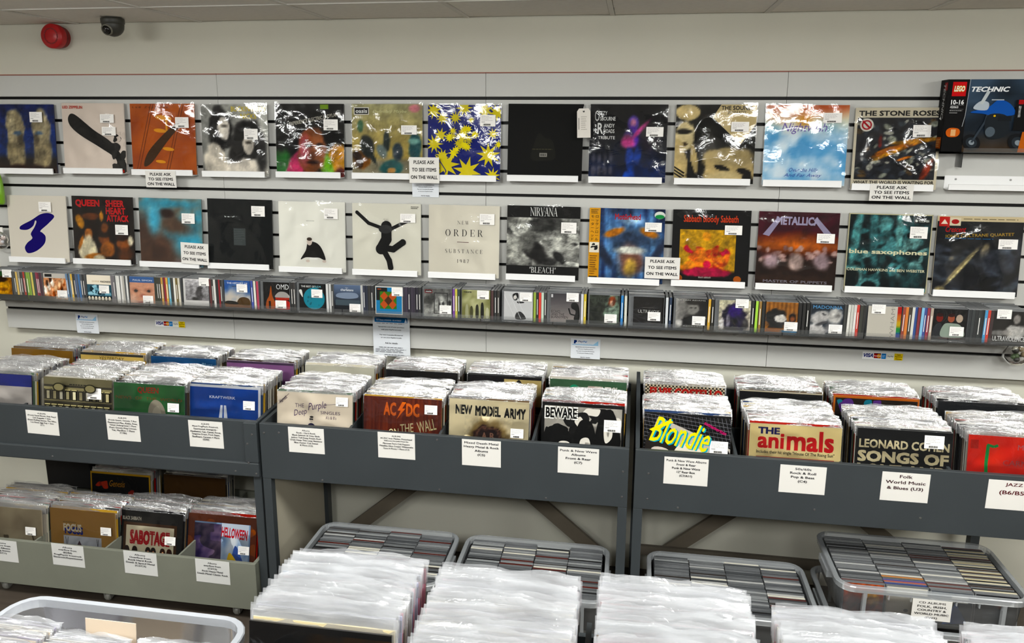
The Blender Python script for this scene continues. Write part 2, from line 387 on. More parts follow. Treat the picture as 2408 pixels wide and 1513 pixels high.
# ------------------------------------------------------------------ the room
ZC, ZP = 2.458, 2.23                              # ceiling height, top of the slatwall
XL, XR, YB = -4.09, 4.31, -6.37
def struct(o): o['kind'] = 'structure'; return o
fm = mat('floor_laminate', '#4f463c', 0.5, 0.4)
nt = fm.node_tree; tc = nt.nodes.new('ShaderNodeTexCoord'); mp = nt.nodes.new('ShaderNodeMapping'); mp.inputs['Scale'].default_value = (1, 14, 1)
nn = nt.nodes.new('ShaderNodeTexNoise'); nn.inputs['Scale'].default_value = 2.5; nn.inputs['Detail'].default_value = 8
rp = nt.nodes.new('ShaderNodeValToRGB'); rp.color_ramp.elements[0].color = lin('#2a241f') + (1,); rp.color_ramp.elements[1].color = lin('#5a5046') + (1,)
nt.links.new(tc.outputs['Object'], mp.inputs[0]); nt.links.new(mp.outputs[0], nn.inputs['Vector']); nt.links.new(nn.outputs[0], rp.inputs[0]); nt.links.new(rp.outputs[0], nt.nodes['Principled BSDF'].inputs['Base Color'])
struct(MB().box(XL, XR, YB, .16, -.05, 0).build('floor', fm))
YW = .058                                         # the slatwall hangs on battens in front of the wall
struct(MB().box(XL, XR, YW, .16, 0, ZC + .02).build('wall_back', WALL))
FARW = mat('far_wall_paint', '#a8a298', 0.8, 0.2, noise_amt=0.1, nscale=2)
struct(MB().box(XL - .1, XL, YB, .12, 0, ZC + .02).build('wall_left', FARW))
struct(MB().box(XR, XR + .1, YB, .12, 0, ZC + .02).build('wall_right', FARW))
struct(MB().box(XL, XR, YB - .1, YB, 0, ZC + .02).build('wall_front', mat('dark_far_wall', '#4c4741', 0.8, 0.2, noise_amt=0.2, nscale=3)))
# suspended ceiling: a grid of bars carrying 600 mm tiles
TILE = mat('ceiling_tile', '#efece4', 0.9, 0.1, bump=0.25, bscale=160, noise_amt=0.03, nscale=40)
TBAR = mat('ceiling_bar', '#dad7cf', 0.5, 0.3)
cl = struct(MB().box(XL, XR, YB, YW, ZC + .03, ZC + .05).build('ceiling', TILE))
gx = [-4.09] + [-3.69 + .6 * k for k in range(14)] ; gx = [x for x in gx if x < XR - .05] + [XR]
gy = [YW] + [-.37 - .6 * k for k in range(11)]
for x in gx[1:-1]: MB().box(x - .0095, x + .0095, YB, YW, ZC - .002, ZC + .004).build('grid_bar', TBAR, cl)
for y in gy[1:]: MB().box(XL, XR, y - .0095, y + .0095, ZC - .0025, ZC + .0035).build('grid_bar', TBAR, cl)
LIGHTS = {(-2.19, -1.87), (-.39, -1.87), (1.41, -1.87), (3.21, -1.87), (-2.19, -3.67), (-.39, -3.67), (1.41, -3.67), (3.21, -3.67)}
tm = {}
for i in range(len(gx) - 1):
    for j in range(len(gy) - 1):
        cx, cy = (gx[i] + gx[i + 1]) / 2, (gy[j] + gy[j + 1]) / 2; w, d = gx[i + 1] - gx[i], gy[j] - gy[j + 1]
        if any(abs(cx - a) < .1 and abs(cy - b) < .1 for a, b in LIGHTS):
            L = thing('ceiling_light', (['leftmost', 'second', 'third', 'rightmost'][round((cx + 2.19) / 1.8)] + ' white ceiling light panel above the record bins') if cy > -3 else ['leftmost', 'second', 'third', 'rightmost'][round((cx + 2.19) / 1.8)] + ' white ceiling light panel further back over the shop floor', 'light', (cx, cy, ZC), group='ceiling light panels')
            MB().box(-.288, .288, -.288, .288, 0, .02, faces='xXyYzZ').build('frame', WHITE, L)
            MB().box(-.27, .27, -.27, .27, -.055, -.0005, faces='xXyYz').build('diffuser', mat('light_diffuser', '#fdfefa', 0.5, emit=LAMP), L)
            continue
        k = (round(w, 3), round(d, 3))
        if k not in tm: tm[k] = MB().box(-w / 2 + .0118, w / 2 - .0118, -d / 2 + .0125, d / 2 - .0125, 0, .012).mesh('tile', [TILE])
        link('tile', tm[k], cl, loc=(cx, cy, ZC + .001 + random.uniform(0, .0015)))

# slatwall: four panels of twelve slats with black slots between
EDGE = mat('raw_board_edge', '#8a4a3a', 0.6)
SLOT = .0125
NAMES = ['leftmost grey slatwall panel, behind the diagonal and orange record covers', 'second grey slatwall panel from the left, behind the starry blue cover',
         'third grey slatwall panel from the left, behind the cream portrait cover', 'rightmost grey slatwall panel, behind the toy box']
slat_me = {}
for k in range(4):
    p = thing('slatwall_panel', NAMES[k], 'wall panel', (-2.4 + 1.2 * k, 0, ZP - 1.2), group='slatwall panels')
    for i in range(12):
        z1 = 1.2 - .1 * i - (SLOT / 2 if i else 0); z0 = 1.1 - .1 * i + (SLOT / 2 if i < 11 else 0); key = round(z1 - z0, 4)
        if key not in slat_me: slat_me[key] = MB().ext([(.018, 0), (.018, z1 - z0), (.0012, z1 - z0), (0, z1 - z0 - .0012), (0, .0012), (.0012, 0)][::-1], .0008, 1.1992).mesh('slat', [SLAT])
        link('slat', slat_me[key], p, loc=(0, 0, z0))
    if k == 0: ins = MB().box(.0005, 1.1995, .0125, .0195, -.012, .012).mesh('slot_insert', [BLACK])
    for i in range(11): link('slot_insert', ins, p, loc=(0, 0, 1.1 - .1 * i))
    MB().box(.0008, 1.1992, -.0005, YW - .0015, 1.2, 1.2045).build('edge_strip', EDGE, p)
    for bx_ in (.04, .58, 1.12): MB().box(bx_, bx_ + .04, .0196, YW - .0015, .01, 1.19).build('batten', mat('batten_wood', '#8a7354', .7), p)

# ------------------------------------------------------------------ records
LPM = {}
def body_mesh(w, h, t):
    k = ('b', w, h, t)
    if k not in LPM: LPM[k] = MB().box(-w / 2, w / 2, 0, t, 0, h).mesh('sleeve', [OBJC])
    return LPM[k]
def film_mesh(w, h, seed, amp=.0042, up=.006, n=26):
    k = ('f', round(w, 3), round(h, 3), seed)
    if k in LPM: return LPM[k]
    b = MB(); z0, z1 = -.001, h + up
    for j in range(n + 1):
        for i in range(n + 1):
            u, v = i / n, j / n; e = min(u, 1 - u, v * .7, 1 - v) * 6; e = min(1, e) * .8 + .2
            d = .35 * nz(u, v, 3.2, seed) + 1.15 * max(0, 1 - 2.2 * abs(nz(u * .8 + v * .2, v + .5 * (u - .5) ** 2, 1.7, seed + 5))) ** 1.5
            x = (u - .5) * (w + .006) + (nz(v, seed, 5, seed) * .0015 if u in (0, 1) else 0); z = z0 + v * (z1 - z0)
            if j == n: z += nz(u, 1, 6, seed) * .005
            b.v.append((x, -.0028 - max(-.001, d * amp * e), z))
    for j in range(n):
        for i in range(n):
            q = j * (n + 1) + i; b.f.append((q, q + 1, q + n + 2, q + n + 1)); b.c.append((1, 1, 1)); b.mi.append(0)
    LPM[k] = b.mesh('plastic_sleeve', [FILM], True); return LPM[k]
STK = []
for sd, (sw, sh) in enumerate([(.068, .038), (.064, .046), (.05, .036)]):
    a = Art(sw, sh); a.bg('#f1efec'); a.lines(.08, .45, .86, .92, 4, '#cbc8c8', .4, sd); a.lines(.08, .32, .36, .42, 1, '#8c8a8a', .5, sd + 9); a.bars(.22, .06, .68, .22, 18, seed=sd); STK.append(a.m.mesh('price_sticker', [PRINT]))
def sticker(parent, w, h, u, v, kind=0, rot=0, y=-.0075):
    return link('price_sticker', STK[kind], parent, loc=((u - .5) * w, y, (v - .06) * h), rot=(0, rot, 0))
def album(art, label, loc, lean=0, w=.31, t=.005, film=None, edge='#d8d4ca', stickers=(), group=None, yaw=0, roll=0, name='record_album', h=None, cat='record'):
    h = h or w
    o = thing(name, label, cat, loc, (-lean, roll, yaw), group)
    b = link('sleeve', body_mesh(w, h, t), o); b.color = lin(edge) + (1,)
    art.build('cover_print', o, -.0002)
    if film is not None: link('plastic_sleeve', film_mesh(w, h, film), o)
    for s in stickers: sticker(o, w, h, *s)
    return o

# ---- the covers hung on the wall: plain stand-ins in the colours of the photograph, with their lettering
def c_blue():
    a = Art(); T = []
    for cx, m in ((.34, 1), (.77, -1)): T += [(cx, .3, .15, .34, '#8a8068', .15), (cx, .66, .15, .27, '#9a9078', .12), (cx + m * .08, .5, .05, .1, '#5a5244', .4), (cx - m * .05, .72, .06, .12, '#b8ae94', .6), (cx + m * .03, .58, .07, .03, '#4a5a6a', .3)]
    a.paint((0, 0, 1, 1), lambda u, v: mixc(mixc(hx('#33508c'), hx('#1a2858'), v), hx('#241c16'), (.3 - v) * 9), T + [(.5, .05, .6, .07, '#2c1a12', .3)], 40, 2, .2); return a
def c_white_diag():
    a = Art(); a.bg('#d9cfc6'); a.s_([(.1, .8), (.2, .84), (.5, .62), (.78, .44), (.98, .18), (1, .02), (.84, .02), (.84, .2), (.6, .36), (.28, .54), (.12, .68)], '#121010')
    blobs(a, 16, ['#141212', '#2c2a28', '#cfc5bc'], (.78, .02, 1, .6), (.03, .09), 3); a.t('LED ZEPPELIN', .02, .92, .34, .96, '#b8382c', .02); a.r(.84, .01, .97, .05, '#b8382c'); return a
def c_orange():
    a = Art(); a.bg(lambda u, v: mixc(hx('#b8641c'), hx('#9c4a14'), .5 + nz(u, v, 3, 2) - (v - .5) * .6), 12)
    for x in (.05, .09, .52, .56): a.l([(x, 0), (x + .28, 1)], .012, '#7c3c10')
    a.s_([(.18, .12), (.3, .16), (.55, .45), (.8, .72), (.74, .74), (.5, .56), (.26, .32)], '#46301a')
    for x, y, q in ((.52, .8, .13), (.46, .62, .1), (.58, .36, .09), (.45, .18, .08)): a.e(x, y, q, q * .28, '#d8a456', -6)
    a.r(.55, .62, .58, .8, '#d8a456'); a.t('L e d   Z e p p e l i n', .04, .93, .6, .965, '#5a3410', shear=.1); return a
def c_duo():
    a = Art(); a.paint((0, 0, 1, 1), lambda u, v: mixc(hx('#7c7c78'), hx('#b8b8b2'), u * .8 + v * .3), [(.28, .64, .19, .3, '#171615', .15), (.34, .66, .085, .16, '#d4cfc6', .15), (.35, .7, .05, .02, '#5a5650', .6), (.7, .5, .24, .3, '#191817', .15), (.71, .45, .08, .14, '#c6c0b6', .15), (.71, .47, .05, .02, '#4a463f', .6), (.22, .12, .17, .34, '#c9c3b8', .12, 12), (.66, .06, .34, .18, '#d2ccc2', .12), (.5, .3, .1, .12, '#242220', .3), (.9, .3, .08, .3, '#3a3937', .4)], 48, 4, .1)
    a.t('BUCKINGHAM', .46, .9, .97, .97, '#d6c24a', .01); a.t('NICKS', .6, .8, .84, .87, '#d6c24a', .01); return a
def c_portrait():
    a = Art(); a.paint((0, 0, 1, 1), '#141412', [(.06, .1, .2, .26, '#3a6a3c', .25), (.3, .14, .12, .26, '#c0607e', .2, -20), (.92, .24, .16, .2, '#c8962c', .25), (.74, .12, .1, .26, '#7aa848', .25, 20), (.95, .02, .1, .1, '#5a2420', .3), (.48, .66, .4, .3, '#0d0c0b', .12), (.52, .34, .2, .33, '#85583f', .12), (.62, .36, .09, .26, '#9c6e54', .5), (.42, .36, .08, .2, '#b06a72', .5), (.48, .43, .05, .025, '#2c1a14', .5), (.64, .44, .05, .025, '#2c1a14', .5), (.54, .2, .1, .03, '#3a201a', .5), (.54, .3, .05, .06, '#6a4230', .6)], 48, 5, .12)
    a.r(.66, .93, .78, .99, '#7fa02c'); a.t('EXPERIENCE ELECTRIC LADYLAND', .2, .77, .96, .82, '#dcd8cc', .0, rot=11); return a
def c_room():
    a = Art(); a.paint((0, 0, 1, 1), lambda u, v: mixc(mixc(hx('#b89f5c'), hx('#a9a684'), v), hx('#8c8672'), (.3 - v) * 12), [(.14, .24, .13, .12, '#8a5f34', .2), (.22, .42, .1, .16, '#242a28', .2, 20), (.28, .3, .04, .16, '#2a302e', .2, 30), (.1, .22, .06, .1, '#3f2c1c', .3), (.49, .5, .05, .13, '#343d3a', .2), (.42, .36, .06, .1, '#6c7876', .3, 30), (.66, .36, .08, .12, '#39464e', .2), (.9, .42, .09, .2, '#33565a', .2), (.88, .5, .08, .04, '#8ab0a8', .4), (.12, .7, .04, .08, '#4f7058', .3), (.56, .14, .17, .1, '#2f6060', .2), (.56, .1, .06, .04, '#c8a070', .3), (.56, .02, .14, .05, '#23302e', .3), (.9, .94, .08, .05, '#d49aa0', .3), (.06, .3, .06, .06, '#2c1f14', .4)], 48, 6, .1)
    a.r(.03, .855, .245, .955, '#e8e6e0'); a.r(.04, .865, .235, .945, '#0e0e0e'); a.t('oasis', .055, .88, .22, .93, '#f2f2f0', .02); a.t('Definitely Maybe', .3, .87, .78, .92, '#d8d8b0', shear=.3); return a
def c_stars():
    a = Art(); a.bg('#28337c'); rr = random.Random(12); Y = '#dccf1e'
    for x, y, q in ((.08, .92, .12), (.5, .96, .12), (.78, .93, .13), (.95, .9, .12), (.2, .82, .09), (.38, .83, .09), (.18, .6, .1), (.09, .48, .13), (.9, .62, .08), (.84, .34, .17), (.55, .12, .2), (.25, .2, .2), (.9, .06, .12), (.2, .32, .1), (.36, .36, .08), (.98, .48, .06), (.6, .8, .05)): a.st(x, y, q, q * .42, rr.choice((8, 9, 10)), Y, rr.random())
    for i in range(26): r = .2 * math.sqrt(rr.random()); t = rr.random() * 6.3; a.st(.5 + r * math.cos(t), .56 + r * .9 * math.sin(t), .06, .024, 8, Y, rr.random())
    a.l([(.14, .3), (.26, .12), (.2, .02)], .01, '#28337c'); a.t('Clouds', .5, .5, .64, .55, '#2c3560', shear=.3); return a
def c_black(seed=3):
    a = Art(); a.bg('#111110'); a.s_([(.32, .28), (.36, .5), (.42, .62), (.5, .56), (.6, .52), (.64, .3), (.5, .26)], '#1d1d19'); a.lines(.33, .4, .62, .42, 1, '#4a4838'); a.r(.43, .31, .53, .36, '#8c8a84'); a.bars(.44, .32, .52, .35, 12, '#222222'); return a
def c_tribute():
    a = Art(); a.paint((0, 0, 1, 1), lambda u, v: mixc(hx('#1c2848'), hx('#0f0f12'), v * 1.5), [(.06 + .075 * (i % 4), .14 + .17 * (i // 4), .028, .06, '#4a4a56', .5) for i in range(8)] + [(.56, .76, .07, .1, '#6a5a9c', .3), (.56, .76, .035, .05, '#c08aa0', .4), (.55, .58, .1, .14, '#5f4a94', .3), (.5, .52, .09, .1, '#b86490', .25), (.66, .68, .16, .03, '#b05a88', .4, 48), (.54, .26, .06, .22, '#33509a', .25, 8), (.62, .3, .05, .16, '#2c4686', .3, -12), (.5, .05, .05, .1, '#3a5aa8', .3), (.8, .16, .2, .12, '#1f3058', .6), (.78, .55, .12, .16, '#2a2430', .6)], 48, 7, .2)
    a.t('O', .06, .78, .12, .92, '#e4e4e2'); a.t('ZZY', .13, .86, .22, .91, '#e4e4e2'); a.t('SBOURNE', .13, .79, .33, .84, '#e4e4e2', .01); a.t('R', .1, .62, .17, .76, '#e4e4e2', .02); a.t('ANDY', .18, .7, .32, .75, '#e4e4e2', .01); a.t('HOADS', .18, .63, .32, .68, '#e4e4e2', .01); a.t('TRIBUTE', .11, .55, .33, .59, '#e4e4e2', .01); return a
def c_cream_faces():
    a = Art(); a.paint((0, 0, 1, 1), '#14130e', [(.14, .9, .15, .1, '#c8b992', .1), (.13, .6, .13, .2, '#d0c4a2', .1), (.12, .66, .1, .035, '#17150f', .3), (.12, .5, .04, .02, '#3a2f20', .4), (.05, .24, .12, .3, '#c2b28a', .08, 10), (.24, .34, .04, .2, '#b8a880', .1, 10), (.42, .5, .1, .2, '#34322c', .6), (.7, .2, .34, .26, '#bfae86', .08), (.72, .34, .3, .12, '#a89a78', .3), (.6, .2, .1, .035, '#15130e', .15, -15), (.88, .16, .08, .035, '#15130e', .15, -8), (.62, .06, .2, .1, '#cdbf9a', .3), (.92, .06, .06, .1, '#17150f', .2)], 52, 8, .07)
    a.p([(.46, .84), (.56, 1), (1, 1), (1, .76), (.82, .5)], '#cfc09a'); [a.p([(0, .12 + i * .04), (.12, .04 + i * .04), (.14, .055 + i * .04), (0, .14 + i * .04)], '#2a261c') for i in range(3)]
    a.t('THE SOUND', .56, .93, .94, .985, '#171510', .03); a.t('JEOPARDY', .64, .875, .87, .92, '#171510'); return a
def c_clouds():
    def f(u, v):
        c = mixc(hx('#7fb4d6'), hx('#dfe9ee'), .5 + 1.1 * nz(u, v, 4, 8)); c = mixc(c, hx('#e8e2c8'), max(0, (v - .62) * 4)); c = mixc(c, hx('#c47a5c'), max(0, (v - .8) * 5 + nz(u * .4, v, 3, 2) * .6)); return mixc(c, hx('#e0a040'), max(0, 1 - 9 * math.hypot((u - .47) * .8, v - .8)))
    a = Art(); a.bg(f, 26); a.t('Nightwish', .2, .64, .75, .78, '#8c7fb8', .0, .35); a.t('Over the Hills', .32, .17, .67, .22, '#5a66a8', shear=.35); a.t('And Far Away', .26, .095, .72, .15, '#5a66a8', shear=.35); return a
def c_splash():
    a = Art(); a.bg('#d6cfbd'); rr = random.Random(5); cs = ['#3f454c', '#6a6e6a', '#101116', '#8a8d82', '#2c3038', '#a0a096', '#5a4a34', '#1a1c22']
    a.paint((.03, .12, .97, .88), '#25262b', [(rr.random(), rr.random(), rr.uniform(.015, .06), rr.uniform(.015, .06), rr.choice(cs), .3, rr.uniform(0, 180)) for _ in range(120)] + [(.5, .5, .34, .055, '#a8661e', .3, 24), (.72, .62, .26, .04, '#b8842a', .4, 8), (.42, .42, .2, .03, '#d09a34', .4, 30), (.9, .16, .05, .16, '#8a3a22', .4, -20), (.3, .62, .02, .1, '#7a2a26', .4), (.6, .34, .1, .02, '#c87a2c', .4, 20)], 64, 9, .25, 12)
    a.t('THE STONE ROSES', .04, .9, .985, .965, '#1a1816', .04); a.t('WHAT THE WORLD IS WAITING FOR', .03, .065, .97, .105, '#1a1816', .03); a.e(.14, .79, .08, .08, '#d9d5cc'); a.e(.14, .79, .06, .06, '#b02a34'); a.e(.14, .79, .042, .042, '#d9d5cc'); a.l([(.09, .84), (.19, .74)], .022, '#b02a34'); return a
WALL1 = [(c_blue, (-20, 135), 0, '#2a2c48', [(.72, .8, 1)], 'record with two tan blocks under blue sky, first in top wall row', 4),
 (c_white_diag, (147, 292), 1, '#cfc6be', [(.74, .78, 0), (.76, .6, 0)], 'white record cover with a thick black diagonal shape on the wall', None),
 (c_orange, (305, 460), 2, '#b8641c', [(.82, .72, 1)], 'orange record cover with brown diagonal shape and pale discs', None),
 (c_duo, (472, 630), 3, '#aaa8a2', [(.76, .57, 1)], 'black and white record cover with yellow capitals at top right', None),
 (c_portrait, (647, 808), 4, '#1a1a18', [(.82, .7, 1)], 'dark record cover with a brown face and pink and green corners', None),
 (c_room, (827, 992), 5, '#a8a284', [(.82, .65, 0)], 'yellowish room-scene record cover with a boxed black logo', None),
 (c_stars, (1005, 1175), 6, '#28337c', [(.83, .78, 1)], 'blue record cover covered with yellow stars', None),
 (c_black, (1192, 1370), None, '#111110', [], 'all-black record cover with tiny barcode in top wall row', None),
 (c_tribute, (1384, 1568), 7, '#141418', [(.84, .65, 0)], 'black record cover with a purple guitarist shape', None),
 (c_cream_faces, (1586, 1777), 8, '#cfc09a', [(.8, .72, 0)], 'cream and black record cover with masked face shapes', None),
 (c_clouds, (1797, 1992), 13, '#b8c8d0', [(.8, .84, 0)], 'pale blue cloud record cover with orange sunset top', None),
 (c_splash, (2014, 2203), 10, '#d6cfbd', [(.78, .7, 1)], 'dark splattered record cover with cream border and orange streak', None)]
def c_note():
    a = Art(); a.bg('#cdc8be'); a.s_([(.2, .48), (.19, .52), (.25, .56), (.4, .63), (.56, .72), (.7, .74), (.79, .69), (.68, .58), (.54, .47), (.57, .44), (.62, .38), (.59, .27), (.45, .16), (.3, .12), (.25, .2), (.3, .28), (.39, .35), (.37, .42), (.44, .52), (.48, .6), (.46, .62), (.42, .54), (.32, .48)], '#2f2a66'); a.lines(.36, .005, .56, .03, 1, '#6a665e'); return a
def c_redtext():
    a = Art(); a.paint((0, 0, 1, 1), '#1a110e', [(.12, .62, .06, .1, '#b08444', .2, 20), (.48, .7, .03, .09, '#b88848', .2), (.3, .7, .16, .05, '#6a3f24', .3), (.34, .52, .1, .1, '#1f120c', .2), (.25, .42, .06, .09, '#a8764e', .2), (.22, .2, .16, .2, '#cdc6b0', .12), (.12, .3, .03, .12, '#b07c48', .2, -20), (.32, .1, .14, .04, '#b07c48', .3, 10), (.5, .36, .09, .1, '#7c4e30', .2), (.5, .44, .1, .06, '#22140e', .3), (.55, .2, .12, .12, '#a06c40', .3), (.52, .54, .06, .08, '#8a5a3a', .3), (.82, .3, .1, .1, '#8c5c3c', .3), (.8, .4, .1, .05, '#2a1810', .4), (.84, .14, .12, .1, '#6a4228', .5), (.94, .36, .04, .08, '#cfc8b4', .3), (.42, .06, .1, .06, '#c8c0aa', .2)], 50, 10, .15)
    a.t('QUEEN', .06, .83, .46, .95, '#c4282c', .05); a.t('SHEER', .56, .85, .86, .95, '#c4282c', .04); a.t('HEART', .56, .74, .88, .84, '#c4282c', .04); a.t('ATTACK', .57, .63, .93, .73, '#c4282c', .04); return a
def c_murk():
    a = Art(); a.paint((0, 0, 1, 1), lambda u, v: mixc(hx('#5aa4ba'), hx('#7a7264'), .35 + 1.2 * nz(u, v, 2.4, 21) + (v - .6) * .5), [(.1, .3, .3, .5, '#4c3a32', .5, 30), (.3, .2, .35, .3, '#584338', .6), (.56, .6, .3, .12, '#5c4a3e', .6, -20), (.44, .78, .12, .07, '#2c1a16', .4), (.24, .7, .1, .2, '#6cb0c4', .7), (.8, .3, .2, .14, '#62aabf', .8), (.5, .92, .4, .05, '#5a9aac', .8), (.3, .18, .12, .1, '#4a3830', .6), (.8, .05, .2, .06, '#8a6a68', .8)], 40, 11, .08); return a
def c_square(): a = Art(); a.bg('#131718'); a.r(.4, .33, .585, .58, '#454b4b'); a.lines(.41, .34, .575, .57, 9, '#5d6363', .3, 4); return a
def c_small_figure():
    a = Art(); a.bg('#e8e7e0'); a.s_([(.32, .17), (.4, .3), (.44, .42), (.55, .42), (.64, .34), (.7, .17), (.6, .2), (.52, .2), (.4, .2)], '#1d1b1a'); a.e(.46, .43, .04, .055, '#d8cdc4'); a.e(.46, .465, .04, .025, '#4a4038'); a.e(.43, .15, .03, .02, '#d8cdc4'); a.e(.68, .15, .03, .02, '#d8cdc4'); a.r(.46, .17, .58, .2, '#f4f3ee'); a.lines(.42, .72, .55, .735, 1, '#9a9a96'); return a
def c_dancer():
    a = Art(); a.bg('#e2e0d6')
    for q, w in (([(.07, .87), (.24, .72), (.42, .66)], .05), ([(.9, .8), (.72, .72), (.56, .64)], .05), ([(.5, .68), (.5, .5), (.42, .36)], .15), ([(.42, .38), (.6, .36), (.74, .46)], .09), ([(.46, .34), (.54, .2), (.56, .1)], .08)): a.l(q, w, '#151515'); [a.e(x, y, w * .52, w * .52, '#151515') for x, y in q]
    a.e(.49, .64, .1, .06, '#3a3a3a'); a.t('SEAL', .46, .76, .54, .79, '#b4b2aa'); a.lines(.86, .93, .98, .97, 2, '#5a584e'); return a
def c_type():
    a = Art(); a.bg('#dfdbd0'); a.serif('NEW', .41, .735, .575, .785, '#2a2826', .45); a.serif('ORDER', .235, .57, .77, .665, '#2a2826', .5); a.r(.405, .485, .57, .492, '#5a2a30'); a.serif('SUBSTANCE', .235, .335, .765, .39, '#3a3836', .55); a.serif('1987', .405, .2, .575, .25, '#2a2826', .5); return a
def c_bleach():
    a = Art(); a.bg('#191918'); rr = random.Random(25); a.paint((0, .18, 1, .84), '#80807c', [(rr.random(), rr.random(), rr.uniform(.04, .14), rr.uniform(.03, .12), rr.choice(['#4a4a48', '#b8b8b2', '#2c2c2b', '#c8c8c2', '#6c6c68', '#9a9a94']), .25, rr.uniform(0, 180)) for _ in range(46)] + [(.5, .86, .2, .16, '#3c3c3a', .2), (.22, .84, .08, .2, '#b4b4ae', .1), (.14, .3, .18, .3, '#a8a8a2', .4, 20), (.4, .3, .14, .26, '#242322', .2, 25), (.3, .5, .1, .2, '#6a6a66', .3), (.74, .4, .2, .24, '#b0b0aa', .4), (.72, .2, .06, .1, '#2a2a29', .3, 30)], 60, 12, .22, 10)
    a.serif('NIRVANA', .32, .865, .69, .98, '#f0f0ec', .04); a.serif('"BLEACH"', .32, .085, .69, .165, '#f0f0ec', .04); return a
def c_horns():
    a = Art(); a.paint((0, 0, 1, 1), lambda u, v: mixc(hx('#8ab4d8'), hx('#1f2a4c'), 1.5 * math.hypot(u - .56, v - .5) - .1 + nz(u * 4, v * .5, 3, 31) * .5), [(.56, .58, .28, .14, '#3c4a60', .5), (.56, .3, .16, .2, '#7a5a50', .4), (.56, .22, .08, .12, '#a8925a', .5), (.56, .44, .2, .05, '#cfd0c8', .4), (.34, .68, .12, .05, '#b87c3a', .4, 20), (.8, .68, .12, .05, '#b87c3a', .4, -20), (.22, .36, .06, .2, '#2a3244', .5, 30), (.9, .38, .06, .22, '#2a3244', .5, -30), (.56, .84, .14, .05, '#a8c4dc', .6)], 48, 13, .2)
    a.t('Motörhead', .34, .85, .68, .93, '#b8323a', .03); a.e(.93, .92, .07, .05, '#e4e6e0'); a.e(.93, .9, .06, .028, '#3f9a5e')
    a.r(0, 0, .145, 1, '#d9a21c'); a.t('モ\nー\nタ\nー\nヘ\nッ\nド', .02, .56, .065, .9, '#1c1608', .01); a.t('ロ\nッ\nク\nン\nロ\nー\nル', .08, .56, .125, .9, '#1c1608', .01); a.lines(.02, .92, .125, .985, 3, '#5a3f08'); a.r(.01, .4, .14, .54, '#e6e2d6'); blobs(a, 6, ['#1c1c1c'], (.015, .41, .135, .53), (.015, .03), 3); a.lines(.02, .1, .125, .37, 9, '#8a5f10'); a.r(.015, .02, .125, .08, '#1c1608'); return a
def c_orange_panel():
    a = Art(); a.bg('#131313'); rr = random.Random(33); a.paint((.1, .1, .82, .74), lambda u, v: mixc(hx('#131313'), hx('#bf981c'), (v - .1) * 12), [(rr.uniform(.08, .92), rr.uniform(.12, .62), rr.uniform(.04, .12), rr.uniform(.04, .1), rr.choice(['#d8742a', '#e0904a', '#c8526a', '#e8a25a', '#b8583a', '#d0605a', '#a84a2c']), .3, rr.uniform(0, 180)) for _ in range(44)] + [(.5, .12, .42, .1, '#b04a62', .2), (.48, .86, .07, .1, '#d8a050', .2), (.2, .7, .06, .16, '#a08018', .3, 30), (.8, .7, .06, .16, '#a08018', .3, -30)], 50, 14, .15, 10); a.e(.86, .09, .05, .045, '#b86a2c'); a.e(.1, .09, .05, .045, '#b86a2c')
    a.t('Sabbath bloody Sabbath', .14, .81, .84, .93, '#d4583a', .02); a.t('black sabbath', .36, .095, .52, .12, '#d8d4cc'); return a
def c_field():
    a = Art(); rr = random.Random(17); a.paint((0, 0, 1, 1), lambda u, v: mixc(mixc(hx('#d87a22'), hx('#48202a'), abs(v - .57) * 4.6 + abs(u - .5) * .7), hx('#30221c'), (.52 - v) * 7), [(rr.random(), rr.uniform(.36, .54), rr.uniform(.02, .05), rr.uniform(.015, .04), rr.choice(['#a88a84', '#8a6a66', '#b8a09a']), .4) for _ in range(34)] + [(.5, .36, .09, .12, '#b4a29c', .3), (.18, .36, .1, .1, '#a8969a', .4), (.82, .36, .1, .1, '#a8969a', .4), (.5, .12, .5, .06, '#3c2c24', .5)], 50, 15, .14)
    a.p([(.06, .7), (.24, .94), (.28, .9), (.14, .68)], '#a8a2b8'); a.p([(.94, .7), (.72, .94), (.68, .9), (.86, .68)], '#a8a2b8'); a.t('METALLICA', .22, .83, .76, .94, '#b4aec4', .05); a.t('MASTER OF PUPPETS', .1, .075, .9, .11, '#8f8a92', .02); return a
def c_teal():
    a = Art(); rr = random.Random(41); a.paint((0, 0, 1, 1), '#1c2e30', [(rr.random(), rr.random(), rr.uniform(.02, .1), rr.uniform(.02, .1), rr.choice(['#3f6a6c', '#58888a', '#142224', '#2c4c4e', '#7ba4a2', '#0e181a']), .3, rr.uniform(0, 180)) for _ in range(90)] + [(.1, .7, .05, .4, '#5c8c8c', .4, -6), (.32, .7, .05, .4, '#4a7678', .4, 4), (.62, .8, .04, .3, '#6f9c9a', .4, 2), (.44, .86, .08, .1, '#6a9a9a', .5), (.8, .2, .14, .14, '#2a4648', .5), (.06, .16, .17, .17, '#6f9c9a', .08), (.05, .16, .13, .13, '#101c1e', .1), (.3, .06, .14, .13, '#5f8c8c', .08), (.3, .05, .1, .09, '#0f1a1c', .1)], 60, 16, .25, 12)
    a.t('blue saxophones', .03, .47, .97, .545, '#e8e4c8', .035); a.t('COLEMAN HAWKINS and BEN WEBSTER', .02, .265, .96, .3, '#e8e4c8', .02); a.r(.78, .89, .98, .95, '#101818'); a.t('COLUMBIA', .84, .905, .96, .935, '#d8dcd4', .02); a.e(.81, .92, .014, .014, '#d8dcd4'); a.fr(0, 0, 1, 1, .012, '#c9c4a8'); return a
